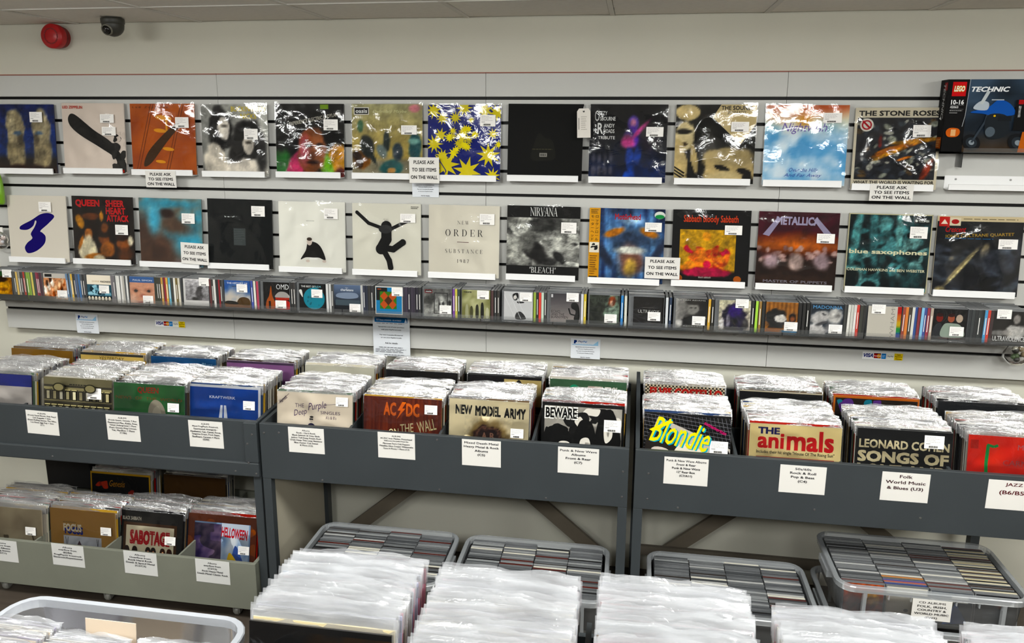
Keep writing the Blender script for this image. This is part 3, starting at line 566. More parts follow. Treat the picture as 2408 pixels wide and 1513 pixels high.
def c_jazz():
    a = Art(); rr = random.Random(52); a.paint((0, 0, 1, .935), '#1d1e21', [(rr.random(), rr.uniform(0, .7), rr.uniform(.05, .18), rr.uniform(.03, .08), rr.choice(['#2c2f36', '#3c414a', '#16171a', '#4a5058']), .5, rr.uniform(-60, 60)) for _ in range(40)] + [(.3, .36, .34, .03, '#8f8468', .4, 55), (.31, .35, .3, .01, '#d0c69c', .5, 55), (.58, .6, .04, .1, '#8a806a', .4, -10), (.1, .06, .06, .06, '#a89c78', .4), (.2, .5, .03, .03, '#8a8478', .6), (.7, .45, .2, .14, '#3a3e46', .6)], 52, 18, .2)
    a.r(0, .935, 1, 1, '#d0c4a8')
    a.lines(.3, .955, .97, .975, 1, '#6a5f48'); a.t('Crescent', .1, .8, .34, .87, '#c8383a', .01, .3); a.t('JOHN COLTRANE QUARTET', .1, .735, .9, .785, '#b49a58', .01, rot=3); a.lines(.1, .71, .7, .73, 1, '#3f6f98')
    a.r(.02, .87, .14, .99, '#c03a34'); a.p([(.04, .9), (.12, .9), (.08, .96)], '#e8e0d0'); a.r(.14, .88, .27, .98, '#dcd4c0'); a.e(.205, .93, .045, .03, '#b03a3a'); return a
WALL2 = [(c_note, (18, 158), None, '#cdc8be', [(.66, .82, 1)], 'cream record cover with one blue squiggle shape', None),
 (c_redtext, (168, 314), 11, '#1c1310', [(.82, .5, 1)], 'black record cover with big red capitals and group of figures', None),
 (c_murk, (324, 476), 12, '#6c7a78', [(.8, .7, 1)], 'murky brown and turquoise record cover without lettering', None),
 (c_square, (486, 640), 13, '#131718', [(.8, .82, 1)], 'black record cover with small grey square at centre', None),
 (c_small_figure, (654, 812), 14, '#e8e7e0', [(.8, .82, 1)], 'white record cover with a small crawling figure in black', None),
 (c_dancer, (827, 990), 15, '#e2e0d6', [(.82, .8, 0)], 'white record cover with black leaping figure, arms spread', None),
 (c_type, (1007, 1173), 16, '#dfdbd0', [(.83, .8, 1)], 'cream record cover with only spaced black serif lettering', None),
 (c_bleach, (1190, 1362), 17, '#1a1a19', [(.85, .7, 1)], 'grey photo record cover between black bands with white serif capitals', None),
 (c_horns, (1382, 1562), 18, '#26345a', [(.85, .76, 0)], 'blue record cover with a yellow lettered strip down the left', None),
 (c_orange_panel, (1580, 1763), 19, '#131313', [(.78, .74, 0)], 'black record cover with yellow panel of orange and pink figures', None),
 (c_field, (1778, 1970), 20, '#4a2028', [(.84, .67, 0)], 'dark red sunset record cover with pale blocks in a field', None),
 (c_teal, (1990, 2186), 21, '#c9c4a8', [(.84, .76, 1)], 'teal record cover with saxophone tubes and lower-case title', None),
 (c_jazz, (2202, 2398), 22, '#d0c4a8', [(.83, .66, 0)], 'dark record cover with a saxophone and cream top strip', None)]
LEDGE = MB().ext([(0, 0), (0, .042), (-.0025, .042), (-.0025, .003), (-.046, .003), (-.046, .024), (-.049, .026), (-.052, .024), (-.052, 0)], -.148, .148).mesh('record_ledge', [WHITE])
ZROW = {1: ZP - .435, 2: ZP - .853}
wall_objs = {}
for row, items in ((1, WALL1), (2, WALL2)):
    for i, (fn, (u0, u1), film, edge, stks, lab, _) in enumerate(items):
        zc = ZROW[row]; uc = (u0 + u1) / 2
        lo, hi = 150, 900
        for _k in range(40):                      # picture row of this shelf at the column of the cover
            md = (lo + hi) / 2
            if W(uc, md, -.03).z > zc + .16: lo = md
            else: hi = md
        x = W(uc, lo, -.03).x; z = zc + random.uniform(-.003, .003)
        if i == 11 and row == 1: z -= .006
        wall_objs[(row, i)] = album(fn(), lab, (x, -.037, z), lean=.07, film=film, edge=edge, stickers=stks, group='records displayed on the wall', roll=random.uniform(-.006, .006))
        lo_ = link('record_ledge', LEDGE, None, loc=(x - .006, 0, z - .0045))
        tag(lo_, 'white ledge holding the ' + lab.replace('record cover', 'cover'), 'ledge', 'record ledges on the slatwall')
        lo_['label'] = ' '.join(lo_['label'].split()[:16])
# the empty ledge and the clear bracket with the boxed toy at the right
p = W(2330, 432, -.02)
el = thing('empty_record_ledge', 'empty white ledge with two screws, below the toy box', 'ledge', (p.x, 0, ZROW[1] - .006), group='record ledges on the slatwall')
MB().ext([(0, 0), (0, .052), (-.0025, .052), (-.0025, .003), (-.046, .003), (-.046, .02), (-.049, .022), (-.052, .02), (-.052, 0)], -.16, .16).build('ledge', WHITE, el)
for x in (-.12, .075): MB().lathe([(0, -.0045), (.004, -.0045), (.004, -.002)], 10, 'y', (x, 0, .038)).build('screw', METAL, el)
# toy box
BX, BZ = 1.756, 1.934
tb = thing('toy_box', 'black boxed construction toy with blue motorbike picture on the wall', 'box', (BX, -.008, BZ))
MB().box(0, .42, -.07, 0, 0, .262).build('carton', mat('black_carton', '#0d0d0e', .4), tb)
a = Art(.42, .262)
def f_tech(u, v): return mixc(mixc(hx('#1d242c'), hx('#4a5a6c'), v * 1.2 - .3 + nz(u, v, 3, 61)), hx('#4a3826'), max(0, (.3 - v) * 3))
a.bg('#0d0d0e'); a.grid(.17, .0, 1, 1, f_tech, 10); a.p([(.17, .35), (.172, .0), (.13, 0), (.13, .3)], '#0d0d0e'); a.l([(.175, 1), (.165, .5), (.15, .35)], .004, '#b8bcc0'); a.p([(.55, .6), (.66, .8), (.76, .86), (.76, .3)], '#1a1714')
a.r(.035, .77, .148, .965, '#c8161d'); a.t('LEGO', .048, .83, .138, .915, '#e8c21c', .09, .2); a.t('LEGO', .05, .835, .136, .91, '#f6f4f0', .03, .2); a.t('TECHNIC', .19, .83, .5, .9, '#f0f2f4', .04, .25)
a.t('10-16', .035, .655, .14, .72, '#f0f0f0', .03); a.r(.03, .645, .142, .648, '#a0a0a0'); a.t('42063', .03, .605, .098, .635, '#e0e0e0', .02); a.r(.03, .59, .142, .592, '#a0a0a0'); a.lines(.03, .56, .14, .58, 1, '#b0b0b0'); a.lines(.03, .53, .1, .55, 1, '#b0b0b0')
a.s_([(.02, .28), (.05, .33), (.12, .32), (.135, .26), (.11, .21), (.04, .21)], '#c8682a'); a.r(.06, .22, .1, .31, '#e0b890')
for cx, q in ((.24, .115), (.62, .13)): a.e(cx, .13, q * .62, q, '#15171a', 12); a.e(cx, .13, q * .4, q * .64, '#2c3238', 12); a.e(cx, .13, q * .2, q * .3, '#8a9298', 12)
a.l([(.24, .13), (.33, .42), (.36, .66)], .018, '#3c444c'); a.s_([(.2, .55), (.34, .62), (.42, .72), (.52, .66), (.56, .52), (.4, .5), (.3, .53)], '#1f5aa8'); a.s_([(.22, .6), (.27, .7), (.34, .68), (.33, .58)], '#b8c0c8'); a.l([(.28, .66), (.33, .84)], .03, '#c0c6c8'); a.s_([(.34, .5), (.5, .5), (.52, .24), (.36, .2)], '#22272c'); a.e(.38, .28, .04, .07, '#59626a'); a.r(.43, .43, .54, .5, '#1c2024'); a.e(.4, .5, .01, .014, '#d8b41c'); a.l([(.36, .72), (.46, .72)], .012, '#c8ced2')
a.r(.56, .3, .66, .72, '#0c0c0d'); a.r(.58, .66, .62, .72, '#b01a20'); a.t('TECHNIC', .585, .48, .605, .64, '#c8c8c8', .02); a.p([(.62, 0), (.7, 0), (.7, .3), (.64, .28)], '#b8641c')
a.build('front_print', tb, -.0705).location = (.21, -.0705, 0)
a = Art(.07, .262); a.bg('#0b0b0c'); a.r(.55, .85, .95, .96, '#8a1a1e'); a.t('TECHNIC', -.3, .66, 1.5, .74, '#a0a0a0', .03, .2, rot=-90); a.s_([(.3, .46), (.5, .48), (.6, .44), (.45, .45)], '#d0d0d0'); a.r(.15, .04, .9, .2, '#8a4a22'); a.lines(.25, .06, .85, .18, 5, '#c09a70')
sp = a.build('side_print', tb); sp.location = (-.0003, -.035, 0); sp.rotation_euler = (0, 0, -math.pi / 2)
bk = MB().box(1.83, 2.3, -.09, .0, BZ - .004, BZ).box(1.83, 2.3, -.092, -.09, BZ - .004, BZ + .014).box(1.84, 1.843, -.06, 0, BZ - .06, BZ - .004)
tag(bk.build('acrylic_bracket', ACRYL), 'clear acrylic bracket under the toy box', 'bracket')

# ------------------------------------------------------------------ paper signs
def paper(name, art, label, cat, loc, rot=(0, 0, 0), group=None, thick=.0006):
    o = thing(name, label, cat, loc, rot, group)
    MB().box(-art.w / 2, art.w / 2, 0, thick, 0, art.h).build('sheet', PAPER, o); art.build('print', o, -.0001); return o
def textsign(w, h, rows, top=.9, size=.1, col='#1d1c1c', bold=.02, fill='#e2e0dc', gap=None, seed=0):
    a = Art(w, h); a.bg(fill); y = top; gap = gap or size * .55
    k = min([1.5] + [.9 * w / (glyphs(r, bold)[2] * size * h * (1.25 if any(c in r for c in 'gpyq,(') else 1.0)) for r in rows])
    for r in rows:
        v, f, asp = glyphs(r, bold); dn = 1.25 if any(c in r for c in 'gpyq,(') else 1.0; wd = asp * size * h * dn / w * k
        a.t(r, .5 - wd / 2, y - size * (dn if dn > 1 else 1), .5 + wd / 2, y, col, bold); y -= size + gap
    return a
for (u, v, w, h, y, rot, lab) in [(380, 441, .148, .074, -.054, 0, 'please-ask notice hanging below the orange cover'),
      (998, 431, .13, .108, -.058, 0, 'please-ask notice overlapping the starry blue cover'), (2094, 473, .158, .066, -.054, 0, 'please-ask notice hanging below the splattered cover'),
      (459, 622, .135, .098, -.058, .04, 'please-ask notice between the turquoise cover and the black cover'), (1556, 656, .142, .09, -.058, .0, 'please-ask notice overlapping the blue cover with yellow strip')]:
    q = W(u, v, y); a = textsign(w, h, ['PLEASE ASK', 'TO SEE ITEMS', 'ON THE WALL'], .88, .14 if h > .085 else .18, gap=.15 if h > .085 else .11, bold=.025)
    paper('notice', a, lab, 'sign', (q.x, y, q.z), (0, rot, 0), 'please-ask notices on the wall')
def paypal(w, h, big=False):
    a = Art(w, h); a.bg('#dfe2e6')
    if big:
        a.r(.05, .83, .94, .97, '#2f6ea4'); a.t('P PayPal', .1, .925, .26, .955, '#c8dcf0', .01, .2); a.t('PAY OVER 3 MONTHS - 0% INTEREST', .1, .865, .78, .9, '#e4eef8', .01); a.p([(.86, .84), (.93, .84), (.9, .94)], '#d8e4ee'); a.lines(.1, .79, .9, .82, 1, '#7a7c80')
        for i, t in enumerate(['Spread the cost of your purchase', 'with your PayPal account.', '', 'Pay over 3 months 0% interest', 'or use your PayPal Credit.', '', 'Ask for details.']):
            if t: hw = .0095 * len(t) * 1.15; a.t(t, .5 - hw, .7 - i * .065, .5 + hw, .735 - i * .065, '#43454a', .015)
        a.lines(.16, .2, .85, .24, 1, '#85878c'); a.lines(.06, .09, .95, .19, 3, '#8a8c90'); a.lines(.3, .02, .9, .06, 1, '#85878c')
    else:
        a.p([(.1, .74), (.16, .74), (.165, .8), (.21, .83), (.2, .92), (.11, .92)], '#203a78'); a.t('Pay', .25, .79, .42, .9, '#22407f', .02, .2); a.t('Pal', .42, .81, .55, .9, '#3f86c4', .02, .2); a.r(.05, .68, .93, .715, '#9cc0da'); a.p([(.74, .7), (.93, .7), (.93, .92)], '#a8cbe2'); a.lines(.1, .73, .8, .76, 1, '#aac4d8')
        for i, t in enumerate(['Spread the cost of your purchase', 'with your PayPal account.', 'Pay over 3 months 0% interest', 'or use your PayPal Credit.', '', 'Ask for details.']):
            if t: hw = .0105 * len(t); a.t(t, .5 - hw, .55 - i * .1, .5 + hw, .605 - i * .1, '#55575c', .015)
    return a
for (u, v, w, h, y, big, lab) in [(208, 784, .118, .095, -.002, 0, 'payment notice on slatwall beside the left card sticker'), (1001, 464, .118, .09, -.003, 0, 'payment notice half hidden under a please-ask notice'),
      (922, 838, .172, .19, -.012, 1, 'larger payment notice with a dark blue header bar'), (1376, 844, .128, .09, -.002, 0, 'payment notice on the bottom slat at right of centre')]:
    q = W(u, v, y); paper('payment_notice', paypal(w, h, big), lab, 'sign', (q.x, y, q.z), group='payment notices')
def cards():
    a = Art(.155, .03); a.bg('#e4e4e4'); a.t('VISA', .03, .25, .27, .8, '#1f2f7a', .04, .25); a.r(.285, .15, .46, .88, '#6a1a20'); a.e(.33, .5, .05, .28, '#b02a2a'); a.e(.41, .5, .05, .28, '#d89a3a'); a.t('MasterCard', .29, .42, .455, .58, '#f0ece8', .01); a.r(.475, .12, .585, .88, '#2f7ab8'); a.lines(.49, .3, .57, .7, 2, '#bcd8ee'); a.r(.6, .08, .79, .9, '#dcdcd2'); a.t('PayPal', .62, .38, .77, .62, '#3a4a7a', .02, .2); a.r(.79, .02, 1, .98, '#dcc21c')
    for i, t in enumerate(['Card', 'Payments', 'Welcome']): hw = .011 * len(t); a.t(t, .895 - hw, .68 - i * .28, .895 + hw, .88 - i * .28, '#5a3f10', .03)
    return a
for u, v, lab in ((401, 769, 'card-payment sticker strip on the left of the bottom slat'), (2074, 846, 'card-payment sticker strip on the right of the bottom slat')):
    q = W(u, v, -.001); paper('card_sticker', cards(), lab, 'sticker', (q.x, -.0012, q.z), group='card-payment stickers', thick=.0004)
# the hang tag on the black cover
q = W(1373, 324, -.07); a = Art(.054, .115); a.p([(0, 0), (1, 0), (1, .9), (.85, 1), (.15, 1), (0, .9)], '#dedad4'); a.e(.5, .9, .07, .035, '#3a3a3a'); a.lines(.3, .25, .75, .75, 7, '#a8a49e', .3); a.bars(.12, .28, .2, .68, 1)
ht = thing('hang_tag', 'white hanging price tag at the corner of the all-black cover', 'tag', (q.x, -.068, q.z), (0, -.03, 0)); a.build('tag_card', ht); MB().box(-.02, .02, .0002, .0008, .0, .1).build('backing', PAPER, ht)
MB().box(-.0006, .0006, -.0004, .0004, .104, .122).build('string', WHITE, ht)

# ------------------------------------------------------------------ alarm sounder and dome camera
q = W(130, 86, .02)
al = thing('alarm_sounder', 'round red alarm sounder on the wall near the ceiling', 'alarm', (q.x, YW, q.z))
RED = mat('red_plastic', '#b3171c', .35)
MB().lathe([(0, -.065), (.05, -.065), (.0535, -.06), (.0535, -.032)], 32, 'y').build('sounder_cap', RED, al, True)
MB().lathe([(.05, -.034), (.05, -.03), (.047, -.03), (.047, 0)], 32, 'y').build('base', mat('dark_red_plastic', '#8c1216', .4), al, True)
for i in range(10):
    an = 2 * math.pi * i / 10; MB().box(-.003, .003, -.066, -.0645, -.009, .009).build('grille_slot', mat('dark_slot', '#7c0f13', .6), al).matrix_basis = Matrix.Translation((.032 * math.cos(an), 0, .032 * math.sin(an))) @ Matrix.Rotation(-an, 4, 'Y')
q = WZ(264, 42, ZC)
dc = thing('dome_camera', 'dark grey dome security camera on the ceiling', 'camera', (q.x, q.y, ZC - .003))
DK = mat('dark_grey_plastic', '#35352f', .45)
MB().lathe([(.0, 0), (.046, 0), (.047, -.004), (.047, -.02), (.044, -.024)], 32).build('base_ring', DK, dc, True)
MB().lathe([(.044, -.022)] + [(.044 * math.cos(t), -.03 - .044 * math.sin(t)) for t in (0, .3, .6, .9, 1.2, 1.45)] + [(0, -.0745)], 32).build('dome', DK, dc, True)
ln = thing('lens_parent', None, None); bpy.data.objects.remove(ln)
o = MB().lathe([(0, -.012), (.012, -.012), (.016, -.004), (.018, .01)], 20, 'y').build('lens', mat('lens_black', '#0c0c0d', .1, .8), dc, True); o.location = (-.004, -.034, -.048); o.rotation_euler = (.45, 0, 0)
o = MB().lathe([(.019, -.006), (.024, -.006), (.024, .01), (.019, .012)], 24, 'y').build('lens_ring', mat('ring_grey', '#6a685c', .4), dc, True); o.location = (-.004, -.0335, -.048); o.rotation_euler = (.45, 0, 0)

# things half in view at both edges
q = W(2, 482, -.06)
gb = MB(); rings = []
for z, w_2, d in ((0, .035, .01), (.01, .04, .022), (.06, .042, .028), (.11, .04, .024), (.14, .036, .01)): rings.append([(w_2 * math.cos(t), d * math.sin(t), z) for t in (2 * math.pi * i / 16 for i in range(16))])
gb.loft(rings); o = gb.build('green_pouch', mat('green_plastic', '#6fa11c', .3, clear=.4), None, True); o.location = (q.x - .028, -.05, q.z); tag(o, 'bright green pouch hanging at the left edge of the wall', 'pouch')
def bag(name, label, loc, cols, seed, sc=1):
    o = thing(name, label, 'bag', loc); b = MB(); rr = random.Random(seed); rings = []
    for k in range(7):
        z = -.085 * k / 6 * sc; r = (.018, .034, .042, .045, .044, .036, .02)[k] * sc; rings.append([(r * math.cos(t) * rr.uniform(.8, 1.15), .5 * r * math.sin(t) * rr.uniform(.8, 1.15), z) for t in (2 * math.pi * i / 14 for i in range(14))])
    b.loft(rings).build('clear_bag', FILM, o, True)
    for i in range(7):
        c = MB(); r = rr.uniform(.009, .015) * sc; c.lathe([(0, -r), (r * .8, -r * .6), (r, 0), (r * .8, r * .6), (0, r)], 8, 'z', (rr.uniform(-.02, .02) * sc, rr.uniform(-.006, .006), -.028 * sc - rr.uniform(0, .045) * sc)); c.build('piece', mat('bag_' + cols[i % len(cols)].strip('#'), cols[i % len(cols)], .35), o, True)
    MB().box(-.02 * sc, .02 * sc, -.002, .002, -.004, .02 * sc).build('header_card', PAPER, o)
q = W(-6, 545, -.05); bag('clear_bag', 'clear bag of silvery pieces hanging at the left edge', (q.x, -.04, q.z), ['#b8a8a0', '#2a2c2e', '#c8c8cc'], 4)
q = W(2404, 805, -.08); bag('clear_bag', 'clear bag of green and brown pieces hanging at the right edge', (q.x, -.06, q.z), ['#4a5f3c', '#8a7a5a', '#2c2c26', '#c9c5b4'], 5, 1.15)

# ------------------------------------------------------------------ compact discs on acrylic trays
ZT = 1.2235                                        # tray floor
CDW, CDH, CDT = .142, .125, .0104
TX = [-2.4] + [W(u, 775, -.16).x for u in (140, 222, 365, 513, 664, 817, 975, 1135, 1300, 1468, 1643, 1826, 2017, 2214, 2400)]
TX = sorted(TX); TX = [-2.4] + [-2.4 + .3016 * k for k in range(1, 16)]
for k in range(15):
    x0, x1 = TX[k] + .002, TX[k + 1] - .002
    t = thing('acrylic_tray', 'clear acrylic CD tray', 'tray', (x0, 0, ZT), group='acrylic CD trays along the slatwall')
    w = x1 - x0
    MB().box(0, w, -.184, -.0005, -.004, 0).build('base', ACRYL, t); MB().box(0, w, -.187, -.184, -.004, .022).build('front_lip', ACRYL, t); MB().box(0, w, -.0035, -.0005, .0, .05).build('back_plate', ACRYL, t)
    for xx in (.0, w * .45): MB().ext([(-.0005, -.004), (-.17, -.004), (-.17, -.012), (-.06, -.05), (-.0005, -.055)], xx, xx + .003).build('bracket', ACRYL, t)
    t['label'] = ['clear acrylic CD tray under the yellow-faced man cover at the left end', 'clear acrylic CD tray under the crowded street CD cover', 'clear acrylic CD tray under the blue group-photo CD', 'clear acrylic CD tray under the baby face CD', 'clear acrylic CD tray under the grey standing figure CD', 'clear acrylic CD tray under the cloudy sky CD', 'clear acrylic CD tray under the blue moon CD', 'clear acrylic CD tray under the orange diamond CD', 'clear acrylic CD tray under the misty green group CD', 'clear acrylic CD tray under the white and black patch CD', 'clear acrylic CD tray under the dark plain-lettered CD', 'clear acrylic CD tray under the purple hair CD', 'clear acrylic CD tray under the sideways man CD', 'clear acrylic CD tray under the plain white CD', 'clear acrylic CD tray under the three red faces CD'][k]
def cd_art(k):
    a = Art(.121, .12, .00012); S = random.Random(k)
    if k == 0: a.paint((0, 0, 1, 1), '#8a5a1c', [(.6, .4, .3, .4, '#b88e48', .15), (.55, .7, .3, .14, '#2a1a0e', .2), (.6, .3, .2, .06, '#6a4420', .5), (.2, .3, .14, .3, '#a8801c', .4)], 20, 3); a.r(0, .82, 1, 1, '#2c4a2c')
    elif k == 1: a.paint((0, 0, 1, 1), '#b88c70', [((i * .37) % 1, (i * .61) % .8, .06, .12, ['#8a4a2c', '#e8dccc', '#3a241a', '#d8b898', '#f4ece0'][i % 5], .3) for i in range(26)], 24, 4); a.r(0, .82, 1, 1, '#b8b4ae'); a.r(.06, .86, .36, .97, '#2c2c2c')
    elif k == 2: a.bg('#3f5a66'); a.r(0, .64, 1, 1, '#e0d8ca'); a.t('DIVINE', .22, .73, .52, .79, '#b8a078'); a.t('MADNESS', .56, .72, .98, .79, '#1c1a18', .03); blobs(a, 16, ['#7fa6b4', '#24343c', '#9cc0cc'], (.02, .24, .98, .62), (.06, .12), 6); a.r(0, 0, 1, .2, '#1c1a18'); [a.e(.08 + i * .14, .12, .05, .07, '#d8cfbe') for i in range(7)]
    elif k == 3: a.paint((0, 0, 1, .8), '#dcae96', [(.24, .62, .15, .1, '#c48f78', .5), (.76, .62, .15, .1, '#c48f78', .5), (.24, .58, .07, .07, '#1c120e', .25), (.76, .58, .07, .07, '#1c120e', .25), (.5, .36, .12, .08, '#c08270', .6), (.5, .04, .2, .05, '#a85a54', .4), (.1, .2, .14, .2, '#e8c4b0', .7)], 26, 5, .04); a.r(0, .78, 1, 1, '#2468a8'); a.t('PAUL SIMON', .14, .84, .92, .9, '#e8eef4', .01)
    elif k == 4: a.bg('#e4e2e0'); a.paint((.08, .2, 1, .97), lambda u, v: mixc(hx('#8a888a'), hx('#c4c2c4'), v), [(.6, .3, .15, .34, '#565456', .2), (.66, .62, .12, .06, '#3a383a', .3), (.4, .06, .12, .1, '#2a2a2a', .3)], 22, 6)
    elif k == 5: a.bg(lambda u, v: mixc(hx('#d9d2c8'), hx('#2f5fa8'), v * 1.4 - .4 + nz(u, v, 3, 2) * .6), 10); a.t('THE HISTORY OF', .1, .87, .9, .94, '#e4e8f0', .02); a.lines(.3, .76, .95, .81, 1, '#3a3a3a'); a.r(0, 0, 1, .16, '#8a5a2c'); a.s_([(.5, .14), (.56, .34), (.76, .4), (.96, .32), (.96, .1)], '#5c4218'); a.s_([(0, .14), (.1, .24), (.44, .22), (.5, .12)], '#1c1a14')
    elif k == 6: a.bg('#191716'); a.t('OMD', .5, .74, .98, .93, '#f0f0f0', .0); a.s_([(.1, .02), (.12, .3), (.22, .5), (.3, .86), (.34, .5), (.42, .3), (.42, .02)], '#b8642c'); a.s_([(.46, .44), (.56, .62), (.74, .66), (.92, .6), (.98, .44)], '#b8b4b0'); a.r(.46, .36, .98, .44, '#c04a3c'); a.s_([(.44, .3), (.7, .36), (.98, .3), (.98, .02), (.5, .02)], '#c02a20'); a.r(.2, .02, .28, .3, '#2a1a14')
    elif k == 7: a.bg('#141718'); a.e(.56, .46, .4, .4, '#3a9aac'); blobs(a, 9, ['#2a6a78', '#2f7a88'], (.3, .2, .84, .72), (.03, .07), 4); a.t('THE BEST OF', .08, .86, .6, .93, '#e8e8e4', .02); a.t('R.E.M.', .62, .86, .84, .93, '#9cd0d8', .02); a.s_([(0, .74), (.1, .76), (.14, .5), (.06, .6)], '#e8e8e4')
    elif k == 8: a.bg(lambda u, v: mixc(hx('#1c2026'), hx('#7a8aa4'), v * 1.3 - .25), 8); a.s_([(.1, .56), (.2, .7), (.8, .72), (.9, .56), (.5, .5)], '#9aa6b8'); a.r(.06, .26, .98, .46, '#56646c'); a.t('the', .44, .88, .54, .92, '#e4e8ec'); a.t('charlatans', .26, .78, .74, .87, '#e4e8ec', .03)
    elif k == 9: a.bg('#e8e4da'); a.r(.03, .03, .97, .97, '#4a9ac8'); a.r(.04, .5, .44, .96, '#1a1712'); a.t('ACE', .08, .88, .22, .93, '#d8642c', .03); a.r(.17, .2, .78, .82, '#4f8a34'); [a.p([(x, y - .17), (x + .15, y), (x, y + .17), (x - .15, y)], c) for x, y, c in ((.33, .65, '#d0662c'), (.63, .65, '#d0662c'), (.33, .36, '#d0662c'), (.63, .36, '#d0662c'), (.48, .5, '#5a3a1c'))]
    elif k == 10: a.paint((0, 0, 1, 1), lambda u, v: mixc(hx('#a8a8a4'), hx('#6a6a68'), v), [(.2, .6, .2, .16, '#4a4a48', .5), (.6, .4, .22, .34, '#b8b8b4', .2), (.55, .42, .04, .2, '#3a3a3a', .3), (.7, .48, .05, .06, '#333333', .3), (.92, .5, .05, .12, '#2a2a2a', .3)], 24, 7); a.fr(.36, .1, .86, .86, .03, '#3a3a3a'); a.r(.04, .84, .3, .95, '#c02a38'); a.r(.05, .85, .29, .94, '#141414'); a.t('oasis', .07, .87, .27, .92, '#f0f0f0', .02)
    elif k == 11: a.bg(lambda u, v: mixc(hx('#8a8a5c'), hx('#cfcfa8'), 1 - 2 * abs(u - .5) + nz(u, v, 3, 7)), 8); a.t('oasis', .06, .9, .34, .96, '#22221a', .03); [a.s_([(x - .05, .04), (x - .05, h * .8), (x, h), (x + .05, h * .8), (x + .05, .04)], c) for x, h, c in ((.18, .5, '#b8b89a'), (.34, .44, '#5a5a3c'), (.54, .5, '#3a3a2c'), (.72, .58, '#24241e'), (.9, .4, '#d0d0b4'))]
    elif k == 12: a.bg('#dcdcdc'); a.s_([(.3, .9), (.48, .96), (.5, .76), (.36, .7)], '#1a1a1a'); a.e(.38, .8, .05, .07, '#e8e4e0'); a.s_([(.4, .06), (.44, .26), (.6, .3), (.78, .08), (.6, .02)], '#3a3a3a'); a.s_([(.46, .66), (.66, .66), (.7, .62), (.5, .6)], '#2c2c2c'); [a.l([(x, .9), (x + .4, .05)], .012, '#f4f4f4') for x in (0, .2, .4)]
    elif k == 13: a.bg(lambda u, v: mixc(hx('#b0a8a4'), hx('#4a484c'), v), 8); a.t('ECHO', .03, .33, .33, .42, '#2c2a2a'); a.t('AND THE', .03, .23, .48, .32, '#2c2a2a'); a.t('BUNNYMEN', .03, .13, .6, .22, '#2c2a2a'); a.r(.02, .86, .08, .97, '#e4e4e4'); a.s_([(.7, .62), (.76, .7), (.9, .68), (.98, .5), (.98, .1), (.8, .12), (.86, .4), (.72, .5)], '#1a1a1a'); a.l([(.62, .5), (.68, .3), (.84, .26)], .05, '#1a1a1a'); a.r(.54, 0, .98, .1, '#2a2a2a')
    elif k == 14: a.paint((0, 0, 1, 1), '#343830', [(.76, .5, .26, .6, '#6f7f70', .1), (.74, .78, .13, .18, '#7a4430', .2), (.73, .74, .06, .09, '#c0a08c', .3), (.74, .4, .2, .24, '#92a294', .4), (.2, .3, .2, .3, '#262a22', .6)], 24, 8, .3); a.t('GRACE', .06, .72, .5, .9, '#4a5046', .02)
    elif k == 15: a.bg('#211f1d'); a.lines(.3, .62, .72, .65, 1, '#6c6a66'); a.t('ULTRAVOX', .16, .45, .86, .56, '#c8c8c4', .0); a.lines(.4, .12, .62, .14, 1, '#7a7876')
    elif k == 16: a.paint((0, 0, 1, 1), lambda u, v: mixc(hx('#a8a6a2'), hx('#242220'), u * 1.2), [(.56, .68, .17, .22, '#96948f', .2), (.56, .88, .2, .1, '#35332f', .3), (.5, .7, .04, .02, '#2a2826', .5), (.64, .7, .04, .02, '#2a2826', .5), (.52, .16, .36, .28, '#151413', .15), (.12, .16, .12, .12, '#dcdad6', .3), (.84, .34, .12, .06, '#d0cec8', .3)], 26, 9, .1); a.t('BRYAN ADAMS', .05, .93, .95, .965, '#d8d8d4'); a.t('RECKLESS', .26, .05, .9, .085, '#c8c8c4')
    elif k == 17: a.paint((0, 0, 1, 1), lambda u, v: mixc(hx('#a8a098'), hx('#d4d0b8'), v), [(.5, .36, .4, .52, '#1f1a30', .12), (.52, .62, .22, .24, '#443276', .4), (.62, .3, .2, .2, '#2a2440', .5), (.1, .2, .08, .2, '#e8e4e0', .3), (.3, .3, .06, .2, '#8a8690', .4), (.5, .3, .1, .1, '#0e0c14', .4), (.86, .2, .1, .2, '#4a4848', .4)], 26, 10, .2)
    elif k == 18: a.paint((0, 0, 1, 1), lambda u, v: mixc(hx('#8a603a'), hx('#b8885a'), .5 + .5 * math.sin(u * 48)), [(.34, .44, .36, .34, '#201f1d', .1), (.48, .46, .2, .13, '#e8e4de', .12), (.84, .48, .13, .14, '#24170f', .15), (.84, .46, .07, .08, '#96644a', .3), (.3, .05, .4, .08, '#a8744a', .2), (.8, .03, .3, .06, '#5a98c0', .2)], 28, 11, .1)
    elif k == 19: a.paint((0, 0, 1, 1), '#333a42', [(.3, .56, .32, .2, '#c8c6c4', .2, 20), (.74, .6, .24, .26, '#d4d2ce', .3), (.2, .1, .3, .26, '#d2d0ce', .15), (.7, .22, .26, .16, '#8c8c8e', .4), (.36, .36, .2, .05, '#5a5a5c', .5, 20), (.4, .66, .07, .02, '#3a3a3c', .4, -20), (.82, .62, .1, .06, '#9a9896', .5)], 28, 12, .1); a.t('MADONNA', .06, .84, .96, .95, '#7fb0d8', .01)
    elif k == 20: a.bg('#dad6cc'); a.t('WHAM!', .24, .44, 1.26, .56, '#a8a49c', .0, rot=90); a.r(.88, 0, 1, 1, '#3a6ab8'); a.grid(.88, .0, 1, 1, lambda u, v: [hx('#3a5aa8'), hx('#4a9a5c'), hx('#d8b83c'), hx('#d8843c'), hx('#c8403c')][min(4, int(v * 5))], 10)
